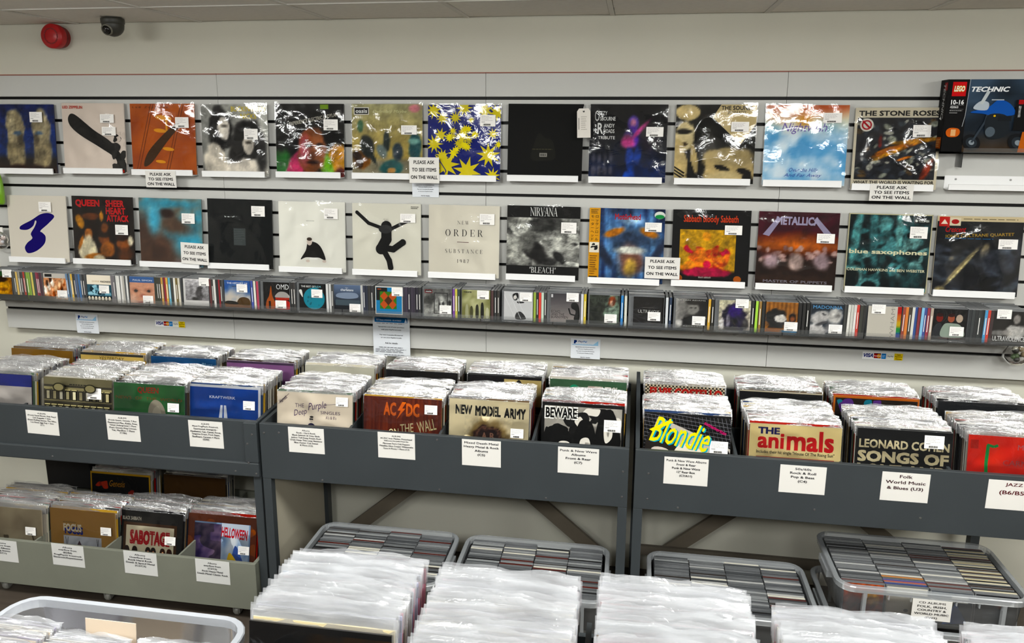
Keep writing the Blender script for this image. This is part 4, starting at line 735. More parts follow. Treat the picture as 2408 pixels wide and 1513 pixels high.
    elif k == 21: a.bg('#181616'); [a.e(x, .7, .1, .13, c) for x, c in ((.2, '#8a3f38'), (.54, '#b0705c'), (.78, '#c8b8a8'))]; [a.e(x, .8, .1, .06, '#3a1a16') for x in (.2, .54)]; a.s_([(.02, .1), (.08, .46), (.26, .52), (.3, .1)], '#3a3c40'); a.s_([(.28, .1), (.34, .5), (.6, .54), (.8, .5), (.94, .3), (.9, .1)], '#a8b4a8'); a.t('CLEMONVALE', .2, .03, .86, .08, '#7a3a3a')
    else: a.paint((0, 0, 1, 1), '#2a2827', [(.68, .6, .22, .4, '#131110', .3), (.69, .74, .1, .15, '#94908c', .25), (.7, .34, .3, .22, '#c8c6c2', .2), (.2, .3, .24, .09, '#8c8a88', .4), (.45, .3, .12, .1, '#a8a4a0', .4)], 26, 13, .12); a.t('ULTRAVIOLENCE', .04, .04, .98, .2, '#e6e6e4', .02)
    return a
CDS = [((-20, 30), (35, 105), ['#4a4a48', '#c8a85a', '#8a8478', '#3a3c3a', '#a83a2c', '#3c4a3a', '#7a9a3a', '#c8b85a', '#3a4a3c', '#8a3a4a', '#6a2430', '#4a3038'], 'yellow-faced man cover', (.86, .8)),
 ((110, 160), (161, 205), ['#5a7a9a', '#c8a23a', '#3a3a38', '#4a5a7a', '#3f6a9a', '#4a4e54', '#2c2c2c'], 'crowded street scene', (.78, .08)),
 ((209, 265), (266, 304), ['#6a666a', '#cfcdc8', '#d4d2ce', '#a8a49c', '#c8c8c6'], 'group photo on blue', (.72, .34)),
 ((310, 365), (366, 428), ['#34362c', '#3c3a30', '#b88a3a', '#8a2430', '#c89a3a', '#5aa0b8', '#3a3a34', '#d8d4c8', '#6a5a2c', '#c8c0ae'], 'baby face', (.74, .02)),
 ((434, 493), (494, 527), ['#5a2c2c', '#3a3634', '#d0cec8', '#2a2a2a', '#8a1a20', '#2c2a28'], 'grey standing figure', (.86, .78)),
 ((531, 590), (591, 612), ['#3a4a9a', '#cfcdbe', '#a83a52', '#8a4a7a'], 'sky and cloud', (.7, .6)),
 ((615, 683), (684, 697), ['#2a2826', '#34302e'], 'red and orange buildings', (.72, .06)),
 ((700, 768), (769, 786), ['#c8c8c6', '#3a3a38'], 'blue moon', (.72, .52)),
 ((787, 848), (849, 879), ['#b0b0ae', '#2a2f40', '#1e2434', '#2c2c2c', '#26262a'], 'grey-blue misty shape', (.8, .05)),
 ((884, 947), (948, 990), ['#2c2834', '#342c3c', '#241f2c', '#3a3440', '#2c2632', '#201c28', '#2a2a2c'], 'orange diamond', (.82, .7)),
 ((994, 1063), (1064, 1082), ['#6a3a8a', '#b8b03a', '#2c3a38'], 'grey framed picture', (.8, .14)),
 ((1085, 1153), (1154, 1175), ['#4a3230', '#2a2a2a', '#34302c'], 'misty green group', (.76, .72)),
 ((1180, 1253), (1254, 1285), ['#8aa03a', '#2c2c2a', '#c83a2c', '#b8c8b8', '#3a3a38'], 'white and black patch', (.8, .7)),
 ((1286, 1364), (1365, 1378), ['#c8c8d0', '#c8b02c'], 'grey seated silhouette', (.8, .76)),
 ((1382, 1456), (1457, 1475), ['#2a78b8', '#c8c8bc', '#2a2a26'], 'dark green red-haired woman', (.74, .08)),
 ((1476, 1562), (1563, 1579), ['#c8ccd0', '#23324a', '#a89a98'], 'dark plain-lettered', (.76, .22)),
 ((1583, 1661), (1662, 1678), ['#c89a2c', '#28251f'], 'grey photo of a man', (.78, .14)),
 ((1679, 1764), (1765, 1797), ['#2c2c2a', '#9ac83a', '#8a6a34', '#282826', '#2a2a28'], 'purple hair', (.78, .78)),
 ((1799, 1874), (1875, 1902), ['#1c1b1a', '#232220', '#1e1e1c', '#26241f'], 'sideways man in black', (.8, .08)),
 ((1904, 1981), (1982, 2033), ['#3a3c3a', '#c8c8c0', '#bcbcb4', '#c8c4c0', '#c83a2c', '#34362f', '#2a2a28'], 'blonde profile', (.78, .06)),
 ((2038, 2116), (2118, 2190), ['#8a3c2c', '#c8742c', '#3a342c', '#c8c8be', '#2c4a8a', '#7a2c34', '#7ab0d0', '#3c4a8a', '#8a2c3c', '#a89888'], 'plain white', (.3, .78)),
 ((2192, 2269), (2270, 2330), ['#2c2f30', '#343838', '#2a2c2c', '#303433', '#2c3030', '#3f8ab8', '#c03a2c', '#3a2c2c'], 'three red faces', (.72, .16)),
 ((2332, 2412), None, [], 'dark-haired woman in white', (.3, .78))]
cd_body = MB().box(-CDW / 2, CDW / 2, 0, CDT, 0, CDH).mesh('case', [CASE])
def _spine():
    b = MB(); b.box(-CDT / 2 + .0003, CDT / 2 - .0003, 0, .142, 0, CDH, mi=0, faces='xXYzZ'); b.box(-CDT / 2 + .0003, CDT / 2 - .0003, 0, .142, 0, CDH, mi=1, faces='y'); return b.mesh('spine_case', [CASE, OBJC])
cd_spine = _spine()
tint_mark = MB().box(-.0012, .0012, -.0004, 0, .03, .095).mesh('spine_title', [PAPER])
cd_count = 0; cd_rest = []
ORD = ['first', 'second', 'third', 'fourth', 'fifth', 'sixth', 'seventh', 'eighth', 'ninth', 'tenth', 'eleventh', 'twelfth', 'thirteenth', 'fourteenth', 'fifteenth', 'sixteenth'] + ['%dth' % i for i in range(17, 60)]
def cname(c):
    import colorsys
    r, g, b = (x / 255 for x in hx(c)); h, s_, v = colorsys.rgb_to_hsv(r, g, b)
    if s_ < .2: return 'black' if v < .3 else 'grey' if v < .62 else 'white'
    n = 'red' if h < .04 or h > .95 else 'orange' if h < .1 else 'yellow' if h < .18 else 'green' if h < .45 else 'blue' if h < .72 else 'purple'
    return ('dark ' if v < .4 else '') + n
for k, ((u0, u1), sp, cols, lab, stk) in enumerate(CDS):
    vv = 700 + (u0 + u1) / 2 * .035
    x1 = W(u1, vv, -.16).x; x0 = W(u0, vv, -.16).x; xc = (x0 + x1) / 2
    full = 'CD with %s cover, facing out on the acrylic trays' % lab.replace(' cover', '')
    cdw = max(.121, min(CDW, x1 - x0)); o = thing('compact_disc', full, 'cd', (xc, -.163, ZT + .0004), (-.05, 0, 0), 'CDs facing out on the trays')
    link('case', cd_body, o, scale=(cdw / CDW, 1, 1)); g = cd_art(k).build('cover_print', o, -.0003); g.location.z = .0025; g.location.x = (CDW - .121) / 2 * min(1, max(0, (cdw - .121) / .021)) * .8
    link('price_sticker', STK[2], o, loc=((stk[0] - .5) * .121, -.004, stk[1] * .12))
    if k > 2: MB().box(-.062, .062, -.0028, -.0022, .002, .122).build('plastic_sleeve', FILM, o)
    for i in range(9): cd_rest.append((xc + random.uniform(-.003, .003), -.163 + (i + 1) * .0125, ZT, cdw, random.choice(['#8d8f90', '#a5a7a8', '#cfcfcf', '#57595a', '#3a3a3a']), random.uniform(0, .004)))
    if sp:
        s0 = W(sp[0], vv + 4, -.165).x; s1 = W(sp[1], vv + 4, -.165).x; n = max(1, int((s1 - s0) / .0108)); st = (s1 - s0) / n
        s0 = max(s0, xc + cdw / 2 + .001)
        for i in range(n):
            xs = s0 + (i + .5) * st
            if xs + CDT / 2 > s1 + .006: continue
            c = cols[int(i * len(cols) / n)]; lean = random.uniform(-.012, .012) - .03 * (1 if k in (0, 1) else 0)
            q = link('compact_disc', cd_spine, None, loc=(xs, -.166 + random.uniform(-.004, .004), ZT + .0006), rot=(0, lean * .5, 0)); q.color = lin(c) + (1,); cd_count += 1
            tag(q, '%s spine-out CD with %s spine, right of the %s CD' % (ORD[i], cname(c), lab.replace(' cover', '')), 'cd', 'CDs standing spine-out beside the %s' % lab)
            if random.random() < .5: link('spine_title', tint_mark, q)
print('spine cds', cd_count)

# ------------------------------------------------------------------ record bins
FY = -.60                                          # front face of the bins
ZB0, ZB1, ZF = .648, .879, .674                    # bottom and top of the front board, floor of the bin
BINS = [(-2.21, -.797, 'slate grey record bin at the left with a framed front and three notices'), (-.785, .643, 'slate grey record bin in the middle with four notices'), (.665, 2.093, 'slate grey record bin at the right, over the stacked CD boxes')]
SC = MB().lathe([(0, -.0016), (.0035, -.0014), (.0042, 0)], 8, 'y').mesh('screw', [METAL])
for k, (x0, x1, lab) in enumerate(BINS):
    b = thing('record_bin', lab, 'record bin', (x0, 0, 0), group='record bins along the wall'); w = x1 - x0
    fy = FY + (.01 if k == 0 else 0)
    MB().box(0, w, fy, fy + .018, ZB0, ZB1).build('front_panel', GREY, b, bevel=.002)
    if k == 0:
        MB().box(0, w, FY - .002, fy, ZB0, ZB0 + .062).build('bottom_rail', GREY, b, bevel=.006); MB().box(w - .055, w, FY - .002, fy, ZB0 + .0625, ZB1 - .002).build('stile', GREY, b, bevel=.0025)
    MB().box(0, w, fy + .0185, -.02, ZF - .018, ZF).build('floor_panel', GREY, b)
    MB().box(.0155, w - .0155, -.276, -.0205, ZF + .0002, ZF + .014).build('rear_floor_board', GREY, b)
    MB().box(0, w, -.02, -.004, ZB0, .93).build('back_panel', GREY, b)
    hs = (.895, .895, .985)[k]; sidep = [(fy + .0185, ZB0), (fy + .0185, ZB1), (-.42, .88 + (hs - .88) * .35), (-.12, hs), (-.0205, hs), (-.0205, ZB0)]
    for xx in (0, w - .015): MB().ext(sidep[::-1], xx, xx + .015).build('side_panel', GREY, b)
    for i in range(1, 4): xx = w * i / 4; MB().ext([(fy + .019, ZF), (fy + .019, ZB1 - .012), (-.35, .885), (-.0205, .885), (-.0205, ZF + .0142), (-.277, ZF + .0142), (-.277, ZF)][::-1], xx - .005, xx + .005).build('divider', GREY, b)
    for i in range(4): MB().box(w * i / 4 + .006 + (.01 if i == 0 else 0), w * (i + 1) / 4 - .006 - (.01 if i == 3 else 0), -.282, -.277, ZF, .86).build('cross_divider', GREY, b)
    for xx in (0, w - .034):
        MB().box(xx, xx + .034, fy + .002, fy + .036, 0, ZB0 - .0005).build('leg', GREY, b, bevel=.002); MB().box(xx, xx + .034, -.06, -.02, 0, ZB0 - .0005).build('leg', GREY, b)
    if k == 1: MB().box(.0005, .016, fy + .038, -.062, .02, ZB0 - .001).build('inner_side_board', CREAM, b)
    if k == 2: MB().box(.036, w - .036, -.05, -.032, .135, .18).build('rear_rail', mat('brown_grey_wood', '#5c554a', .6), b)
    BR = mat('brace_wood', '#6a6153', .6, noise_amt=.1, nscale=10)
    for s_ in (1, -1):
        if k == 0: continue
        xa = .12 if s_ > 0 else w - .12; xb = xa + s_ * .43
        MB().beam((xa, -.0, .1), (xb, -.0, .46), .062, .018).build('brace', BR, b)
    pts = {0: [(w - .02, .83), (w - .042, .79), (w - .042, .71), (w - .012, .665), (w - .1, .67), (.5, .67)], 1: [(.018, .84), (.08, .845), (.25, .66), (w * .5, .862), (.72, .66), (w - .02, .79), (w - .02, .69), (w - .3, .66)], 2: [(.05, .79), (.05, .69), (.16, .665), (.63, .82), (.63, .7), (.98, .78), (.98, .7)]}[k]
    for px, pz in pts: link('screw', SC, b, loc=(px, (FY - .002 if k == 0 and (pz < ZB0 + .062 or px > w - .055) else fy), pz))

# ---- sleeves packed in the bins
def poly_variants(n, w, h, up, mats, amp, t=.0042, seg=18):
    out = []
    for s in range(n):
        rr = random.Random(100 + s); b = MB(); b.box(-w / 2, w / 2, 0, t, 0, h, mi=0, faces='xXyYzZ'); k0 = len(b.v); rows = (h - .035, h - .012, h + up * .35, h + up)
        ph = [rr.uniform(0, 6.3) for _ in range(6)]
        for j, z in enumerate(rows):
            for i in range(seg + 1):
                u = i / seg; x = (u - .5) * (w + .010); q = (0, .35, 1, 1.7)[j]
                y = -.0008 - q * amp * .5 * (.5 + .5 * math.sin(5 * u + ph[0]) + .6 * math.sin(14 * u + ph[1]) + .5 * math.sin(31 * u + ph[2])) + (0, 0, 1, 2.6)[j] * amp * (.9 + .9 * math.sin(3.1 * u + ph[5]) + .5 * math.sin(11 * u + ph[1])) + q * rr.uniform(-.0009, .0009)
                zz = z + (0 if j < 2 else (j - 1) * .5 * (.0035 * math.sin(4 * u + ph[3]) + .0025 * math.sin(17 * u + ph[4]) + rr.uniform(-.0012, .0012) - .006 * abs(2 * u - 1) ** 6))
                b.v.append((x, y, zz))
        for j in range(3):
            for i in range(seg):
                q = k0 + j * (seg + 1) + i; b.f.append((q, q + 1, q + seg + 2, q + seg + 1)); b.c.append((1, 1, 1)); b.mi.append(1)
        me = b.mesh('packed_sleeve', mats); sm = [mi == 1 for mi in b.mi]; me.polygons.foreach_set('use_smooth', sm); out.append((me, b))
    return out
PK = poly_variants(8, .312, .312, .010, [OBJC, POLY], .0022)
PKW = poly_variants(10, .312, .312, .022, [OBJC, POLYW], .0022)
EDGES = ['#b8b4aa', '#8f8a80', '#c9c4b4', '#3a3a3a', '#6a5a48', '#a03a34', '#3a4a6a', '#d0ccc0', '#4a4038', '#5a6a5a', '#b89a5a', '#1f1f20', '#9a948a']
LP_LIMIT = 300; lp_count = len(wall_objs); lp_rest = []
def stack(x, y0, y1, zb, lean, n, desc, single, variants=PK, jit=.003, cap=.312, place='in the grey bins', white=False):
    global lp_count
    for i in range(n):
        y = y0 + (y1 - y0) * (i + 1) / n; xx = x + random.uniform(-jit, jit); z = zb + random.uniform(0, .007) * (1.8 if white else 1); ln = lean + random.uniform(-.004, .004); c = random.choice(EDGES); v = random.randrange(len(variants)); yaw = random.uniform(-.0025, .0025)
        if white and random.random() < .6: c = random.choice(['#e4e4e6', '#d0d0ea', '#e89aac', '#8ab0d4', '#e8d8a8', '#e4e4e6'])
        if single and lp_count < LP_LIMIT:
            o = link('record_album', variants[v][0], None, loc=(xx, y, z), rot=(-ln, 0, yaw)); o.color = lin(c) + (1,); lp_count += 1
            tag(o, '%s record behind the %s' % (ORD[i], desc), 'record', 'records packed behind the ' + desc)
        else: lp_rest.append((variants[v][1], (xx, y, z), (-ln, yaw), c))

def S(w=.312): return Art(w, w)
def b_left(): a = S(); a.bg('#2a2430'); a.r(0, .84, 1, 1, '#2c3a8a'); a.r(0, .6, 1, .84, '#c9c4c0'); a.s_([(.5, .3), (.6, .5), (.9, .5), (1, .3), (.8, .2)], '#b8908a'); return a
def b_facade():
    a = S(); a.bg('#4a4638'); a.r(0, .9, 1, 1, '#8a8468'); a.r(0, .84, 1, .87, '#b8b088'); a.r(0, .68, 1, .7, '#8f8868'); a.lines(.38, .895, .66, .93, 1, '#2c2a20')
    for r_, v in enumerate((.7, .5, .3)):
        for i in range(10):
            u = .03 + i * .098; a.r(u, v, u + .07, v + .13, '#1c1a14'); a.r(u + .012, v + .01, u + .055, v + .115, ['#cfc9ae', '#8c866c', '#e0dccb', '#b0a888'][(i * 3 + r_) % 4]); a.r(u - .006, v + .13, u + .075, v + .145, '#a8a07c')
    a.e(.26, .88, .09, .06, '#2c2a20'); a.e(.72, .88, .09, .06, '#2c2a20'); a.e(.26, .88, .07, .045, '#7a745a'); a.e(.72, .88, .07, .045, '#7a745a'); return a
def b_green():
    a = S(); a.bg(lambda u, v: mixc(hx('#35663f'), hx('#4a8050'), .5 + nz(u, v, 3, 71)), 12); a.t('QUEEN', .34, .87, .64, .96, '#b04a34', .03); a.t('NEWS  OF  THE  WORLD', .03, .79, .97, .83, '#8a5a3a', .0); a.s_([(.5, .5), (.5, .7), (.58, .8), (.68, .76), (.74, .62), (.72, .45), (.6, .4)], '#a8a294'); a.s_([(.56, .5), (.56, .66), (.64, .72), (.68, .56)], '#bcb6a8'); return a
def b_blue():
    a = S(); a.bg('#dcdee2'); a.r(.025, .0, .975, .972, '#1450a4'); a.t('KRAFTWERK', .3, .83, .66, .865, '#e0e6f0', .02); a.p([(.42, .5), (.455, .745), (.485, .745), (.475, .5)], '#e4e8ee'); a.p([(.5, .5), (.502, .745), (.532, .745), (.56, .5)], '#e4e8ee'); return a
def b_purple():
    a = S(); a.bg('#efe6d8'); a.t('THE', .24, .81, .36, .86, '#6a5a6a'); a.t('Deep', .22, .69, .4, .79, '#5a4668', 0, .4, rot=12); a.t('Purple', .41, .77, .66, .89, '#5a4668', 0, .4, rot=10); a.l([(.64, .86), (.8, .88)], .004, '#5a4668'); a.t('SINGLES', .58, .74, .84, .78, '#6a5a6a'); a.t("A's & B's", .65, .68, .79, .72, '#6a5a6a'); a.l([(.02, .84), (.16, .98)], .006, '#8a7a7a'); a.t('Harvest', .02, .88, .14, .93, '#4a3a4a', .01, .2, rot=42)
    a.e(.46, .665, .025, .035, '#d2c8bc'); a.r(.435, .66, .485, .677, '#1c1a20'); a.s_([(.4, .44), (.42, .6), (.5, .6), (.54, .44)], '#2c2a48'); a.e(.465, .698, .025, .012, '#2a2626'); return a
def b_wood():
    a = S(); a.bg('#6a2c1e')
    for i in range(9): a.grid(i / 9, 0, (i + 1) / 9 - .008, 1, lambda u, v, i=i: mixc(hx('#5c2418'), hx('#8a4630'), .5 + nz(u * .6, v * .15 + i, 6, 80 + i)), 5)
    a.t('AC', .26, .77, .42, .94, '#e07a34', .04); a.t('DC', .55, .77, .72, .94, '#e07a34', .04); a.p([(.5, .95), (.44, .84), (.48, .84), (.43, .73), (.54, .87), (.5, .87), (.55, .95)], '#e07a34')
    a.t('THE', .48, .57, .65, .68, '#d8cfa8', 0, .15, rot=9); a.t('WALL', .7, .6, .93, .74, '#d8cfa8', 0, .15, rot=16); a.t('ON', .33, .51, .46, .61, '#d8cfa8', 0, .1, rot=6); a.t('FLY', .14, .44, .3, .56, '#d8cfa8', 0, .1); return a
def b_army():
    a = S(); a.bg('#e8dec2'); a.t('NEW', .08, .81, .29, .93, '#1a1a1a', .05); a.t('MODEL', .33, .8, .65, .93, '#1a1a1a', .05); a.t('ARMY', .69, .79, .96, .92, '#1a1a1a', .05); [a.r(x, .78, x + .008, .94, '#e8dec2') for x in (.13, .24, .4, .5, .57, .76, .84)]
    a.paint((.2, .24, .8, .8), '#e8dec2', [(.5, .5, .42, .42, '#8a7650', .25), (.5, .48, .33, .33, '#3a2420', .06), (.5, .48, .29, .29, '#7a5a4c', .06), (.5, .48, .26, .26, '#2c1c1a', .06)], 30, 3, .05); a.t('A', .42, .52, .48, .6, '#8a6a5c', .03); a.t('R', .52, .52, .58, .6, '#8a6a5c', .03); return a
def b_beware():
    a = S(); a.bg('#131313'); a.r(.03, .0, .97, .96, '#d4d0c8'); blobs(a, 34, ['#131313', '#1c1c1c', '#131313', '#cfcbc3'], (.03, .3, .97, .95), (.05, .13), 92); a.s_([(.03, .4), (.06, .68), (.3, .7), (.36, .4)], '#151515'); a.s_([(.4, .4), (.46, .78), (.62, .76), (.66, .4)], '#151515'); a.s_([(.66, .4), (.7, .84), (.86, .94), (.96, .5)], '#151515'); a.s_([(.2, .4), (.22, .52), (.34, .52), (.36, .4)], '#d4d0c8'); a.s_([(.48, .4), (.48, .56), (.58, .58), (.6, .4)], '#d4d0c8'); a.s_([(.78, .54), (.76, .72), (.84, .8), (.86, .62)], '#d4d0c8')
    a.t('BEWARE', .03, .8, .44, .96, '#f0eee8', .1); a.t('BEWARE', .045, .815, .425, .945, '#151515', .04); return a
def b_yellow():
    a = S(); a.bg('#16161a'); [a.l([(x, .98), (x + .14, .4)], .003, '#8a8a90') for x in [-.1 + .045 * i for i in range(25)]]; [a.l([(0, y), (1, y - .12)], .003, '#8a8a90') for y in [.45 + .045 * i for i in range(14)]]
    a.p([(.16, .96), (.3, .9), (1, .62), (1, .3), (.0, .3), (.0, .5)], '#b4aea6'); a.s_([(.02, .4), (.04, .7), (.16, .86), (.34, .8), (.4, .54), (.2, .36)], '#2a2624'); a.s_([(.1, .36), (.1, .58), (.3, .56), (.36, .36)], '#c9c0b8'); a.s_([(.34, .4), (.4, .62), (.58, .64), (.8, .44), (.6, .3)], '#d8d2c4'); a.s_([(.74, .36), (.8, .54), (.98, .6), (1, .34)], '#1c1a1c')
    a.t('Blondie', .095, .6, .785, .91, '#3aa0b0', .012, .4, rot=-9); a.t('Blondie', .08, .61, .77, .92, '#dcd428', .008, .4, rot=-9); a.p([(.06, .8), (.3, .93), (.34, .9), (.1, .78)], '#dcd428'); a.t('autoamerican', .68, .84, .96, .88, '#c02a70', .02, .2, rot=-26); return a
def b_animals():
    a = S(); a.bg('#e6d8ac'); a.t('THE', .09, .885, .33, .965, '#2a2a60', .06); a.t('ani', .09, .72, .38, .9, '#c8282c', .035); a.t('mals', .41, .71, .92, .95, '#c8282c', .035); a.t('Includes their hit single "House Of The Rising Sun"', .08, .65, .93, .7, '#33362c', .01); a.r(.08, 0, .93, .625, '#b83a30'); a.r(.095, 0, .915, .61, '#e0d8b4'); a.r(.1, 0, .91, .6, '#2c6a50')
    for x, y in ((.26, .48), (.37, .52), (.68, .47)): a.e(x, y, .06, .075, '#1f1a18'); a.e(x, y - .03, .045, .05, '#b08a70')
    a.r(.84, .48, .9, .58, '#a0b83a'); return a
def b_songs():
    a = S(); a.bg('#17181a'); a.t('LEONARD COHEN', .02, .78, .97, .88, '#dcd2b4', .035); a.t('SONGS OF', .01, .62, .97, .75, '#dcd2b4', .05); a.t('LOVE AND', .01, .47, .97, .6, '#dcd2b4', .05); return a
def b_red():
    a = S(); a.bg(lambda u, v: mixc(hx('#d8362c'), hx('#e8847c'), .35 + nz(u * 2, v * .5, 3, 97)), 10); a.l([(.2, .9), (.19, .7), (.2, .5), (.16, .34)], .035, '#3f9a5c'); a.l([(.19, .9), (.26, .88), (.3, .9)], .03, '#3f9a5c'); a.r(.02, .85, .1, .95, '#b84a44'); a.t('MILES DAVIS', .5, .86, .98, .92, '#b07a7c'); a.t('CARNEGIE', .36, .68, .8, .74, '#b06a6c'); return a
FRONT = [(-1.99, b_left, '#2a2430', [], 'blue-topped cover at the left end', 0), (-1.62, b_facade, '#8a8468', [(.76, .8, 1)], 'window facade cover', 1), (-1.288, b_green, '#35663f', [(.86, .72, 2)], 'green cover', 2), (-.98, b_blue, '#dcdee2', [(.86, .77, 2)], 'white-edged blue cover', 3),
 (-.585, b_purple, '#d9d0c0', [(.87, .92, 2)], 'cream singles cover', 4), (-.23, b_wood, '#6a2c1e', [(.87, .88, 2)], 'wooden plank cover', 5), (.105, b_army, '#cfc3a4', [(.86, .62, 2)], 'stencilled cream cover', 6), (.465, b_beware, '#131313', [(.86, .74, 1)], 'black and white figures cover', 7),
 (.85, b_yellow, '#16161a', [(.87, .62, 1)], 'cover with yellow script', 8), (1.222, b_animals, '#d2c294', [(.9, .42, 2)], 'beige cover with red lettering', 9), (1.592, b_songs, '#17181a', [(.8, .88, 1)], 'black cover with cream capitals', 10), (1.955, b_red, '#d8362c', [], 'red and green cover', 11)]
YT = [-.52, -.52, -.535, -.5, -.52, -.51, -.48, -.455, -.495, -.54, -.52, -.52]
LEAN = .13
jobs = []
for k, (x, fn, edge, stks, desc, film) in enumerate(FRONT):
    ztop = .988; zb = ZF + .002; ln = LEAN; y = YT[k] - .312 * math.sin(ln)
    album(fn(), 'record with %s at the front of its bin' % desc, (x, y, zb), lean=ln, w=.312, film=30 + film, edge=edge, stickers=stks, group='records facing out in the grey bins'); lp_count += 1
    jobs.append((x, y + .006, y + .006 + (-.312 - YT[k]), zb, ln, 26, desc, k))
BACK = [(-2.035, lambda: S().bg('#8a6a34'), '#8a6a34', 'ochre cover'), (-1.68, lambda: S().bg('#d2bc80').t('YESTERDAY', .3, .9, .7, .95, '#6a5a30', 0, .2).r(0, .965, 1, 1, '#3a3a38'), '#d2bc80', 'pale yellow cover'), (-1.33, lambda: S().bg('#1f5a88').t('Blues', .78, .89, .95, .94, '#a8c8d8', 0, .3), '#1f5a88', 'mid-blue cover'), (-.965, lambda: S().bg('#8f6a90').r(.0, .97, 1, 1, '#4a3a50'), '#8f6a90', 'mauve cover'),
 (-.6, lambda: S().bg('#c9c7ba'), '#c9c7ba', 'off-white cover'), (-.235, lambda: S().bg('#0e0e10'), '#0e0e10', 'plain black cover'), (.12, lambda: S().bg('#18181a').r(.5, .6, 1, .96, '#c8b88a').s_([(.6, .8), (.7, .96), (.76, .8)], '#2a2a28'), '#18181a', 'black and straw cover'), (.468, lambda: S().bg('#4a6a50').e(.32, .89, .06, .05, '#3a9a78').r(.5, .84, .68, .93, '#c8b8b0').t('CONTROL', .58, .86, .9, .93, '#e4e0d8', .05), '#4a6a50', 'dull green cover')]
def b_check():
    a = S(); a.bg('#d8cdb4')
    for j in range(14):
        for i in range(44):
            if (i + j) % 2: a.r(i / 44, 1 - (j + 1) / 44, (i + 1) / 44, 1 - j / 44, '#1c1a18'); a.k -= 1
    a.k += 2; a.t('ELVIS COSTELLO', .06, .85, .97, .97, '#c0342c', .06); return a
BACK += [(.855, b_check, '#d8cdb4', 'chequered cover'), (1.225, lambda: S().bg('#161616').r(0, .985, 1, 1, '#cfc6b0'), '#161616', 'black cover with a cream edge'), (1.58, lambda: blobs(S().bg('#c8742c').r(.02, 0, .98, .97, '#2a2018'), 16, ['#c89a2c', '#6a4a8a', '#3a8a9a', '#c84a34', '#d8843c'], (.04, .6, .96, .96), (.04, .1), 7), '#c8742c', 'orange-framed colourful cover'), (1.96, lambda: S().bg('#232528').r(.8, .8, 1, .93, '#9a9a9c'), '#232528', 'charcoal cover')]
for k, (x, fn, edge, desc) in enumerate(BACK):
    yt = -.222; ln = .1; zb = ZF + .0155; y = yt - .312 * math.sin(ln)
    album(fn(), 'record with %s in the rear row of the bins' % desc, (x, y, zb), lean=ln, w=.312, film=44 + k % 4, edge=edge, group='records facing out in the grey bins'); lp_count += 1
    jobs.append((x, y + .006, y + .006 + .155, zb, ln, 22, desc, 50 + k))

# ---- notices on the bins
def bin_sign(u, v, w, h, rows, lab, y, size=.07, col='#26262a', top=.92, gap=None, rot=0):
    q = W(u, v, y); paper('bin_notice', textsign(w, h, rows, top, size, col, gap=gap), lab, 'sign', (q.x, y, q.z), (0, rot, 0), 'genre notices on the record bins')
bin_sign(103, 1022, .146, .102, ['ALBUMS', '(Front) David Bowie, Pink Floyd', 'Led Zeppelin + Solo', '(Rear) Rolling Stones, The Who,', 'Lou Reed, Iggy Pop + Solo', '(C1)'], 'white notice below the window facade cover', FY + .0085, .062, rot=.02)
bin_sign(293, 1037, .146, .11, ['ALBUMS', '(Front) Queen, Genesis, T-Rex', 'Fleetwood Mac, Kinks, Free,', 'Velvet Underground + More', '(Rear) Genesis, King Crimson,', 'Yes, Marillion + More', '(C1/B6)'], 'white notice below the green cover', FY + .0085, .062)
bin_sign(487, 1053, .146, .112, ['ALBUMS', 'Mixed Prog/Psych, Krautrock,', 'Experimental, Avantgarde :', 'Hawkwind, Can, Camel, Focus,', 'Tangerine Dream, Frank Zappa,', 'Beefheart, Caravan + More', '(B2/B4)'], 'white notice below the white-edged blue cover', FY + .0085, .062)
y_ = FY - .0012
bin_sign(722, 1066, .146, .104, ['Albums', 'Rock : Hard Rock', 'Black Sabbath & Ozzy Slade', 'Jethro Tull Deep Purple Rush', 'Uriah Heep Thin Lizzy Rainbow', 'Blue Oyster Cult Sweet', '& More (C2)'], 'white notice below the cream singles cover', y_, .062)
bin_sign(933, 1079, .146, .104, ['ALBUMS', 'AC/DC Iron Maiden Motorhead', 'Helloween Kiss Judas Priest Dio', "Manowar Foo's Chili Peppers", 'Metallica Alice Cooper Whitesnake', 'Guns N Roses + More (C3)'], 'white notice below the wooden plank cover', y_, .062, top=.9)
bin_sign(1132, 1097, .148, .104, ['Mixed Death Metal', 'Heavy Metal & Rock', 'Albums', '(C5)'], 'white notice below the stencilled cream cover', y_, .085, gap=.06)
bin_sign(1359, 1115, .15, .102, ['Punk & New Wave', 'Albums', 'Front & Rear', '(C7)'], 'white notice below the black and white figures cover', y_, .085, gap=.06)
bin_sign(1611, 1141, .155, .104, ['Punk & New Wave Albums', 'Front & Rear', 'Punk & New Wave', '12" Rear Box', '(C7/A11)'], 'white notice below the cover with yellow script', y_, .082, gap=.052)
bin_sign(1884, 1161, .155, .104, ['50s/60s', 'Rock & Roll', 'Pop & Beat', '(C4)'], 'white notice below the beige cover with red lettering', y_, .085, gap=.06)
bin_sign(2124, 1180, .155, .106, ['Folk', 'World Music', '& Blues (U3)'], 'white notice below the black cover with cream capitals', y_, .11, '#3a2024', gap=.09)
bin_sign(2376, 1200, .16, .106, ['JAZZ', '(B6/B5)'], 'white notice below the red and green cover', y_, .14, '#5a2a2e', gap=.12)

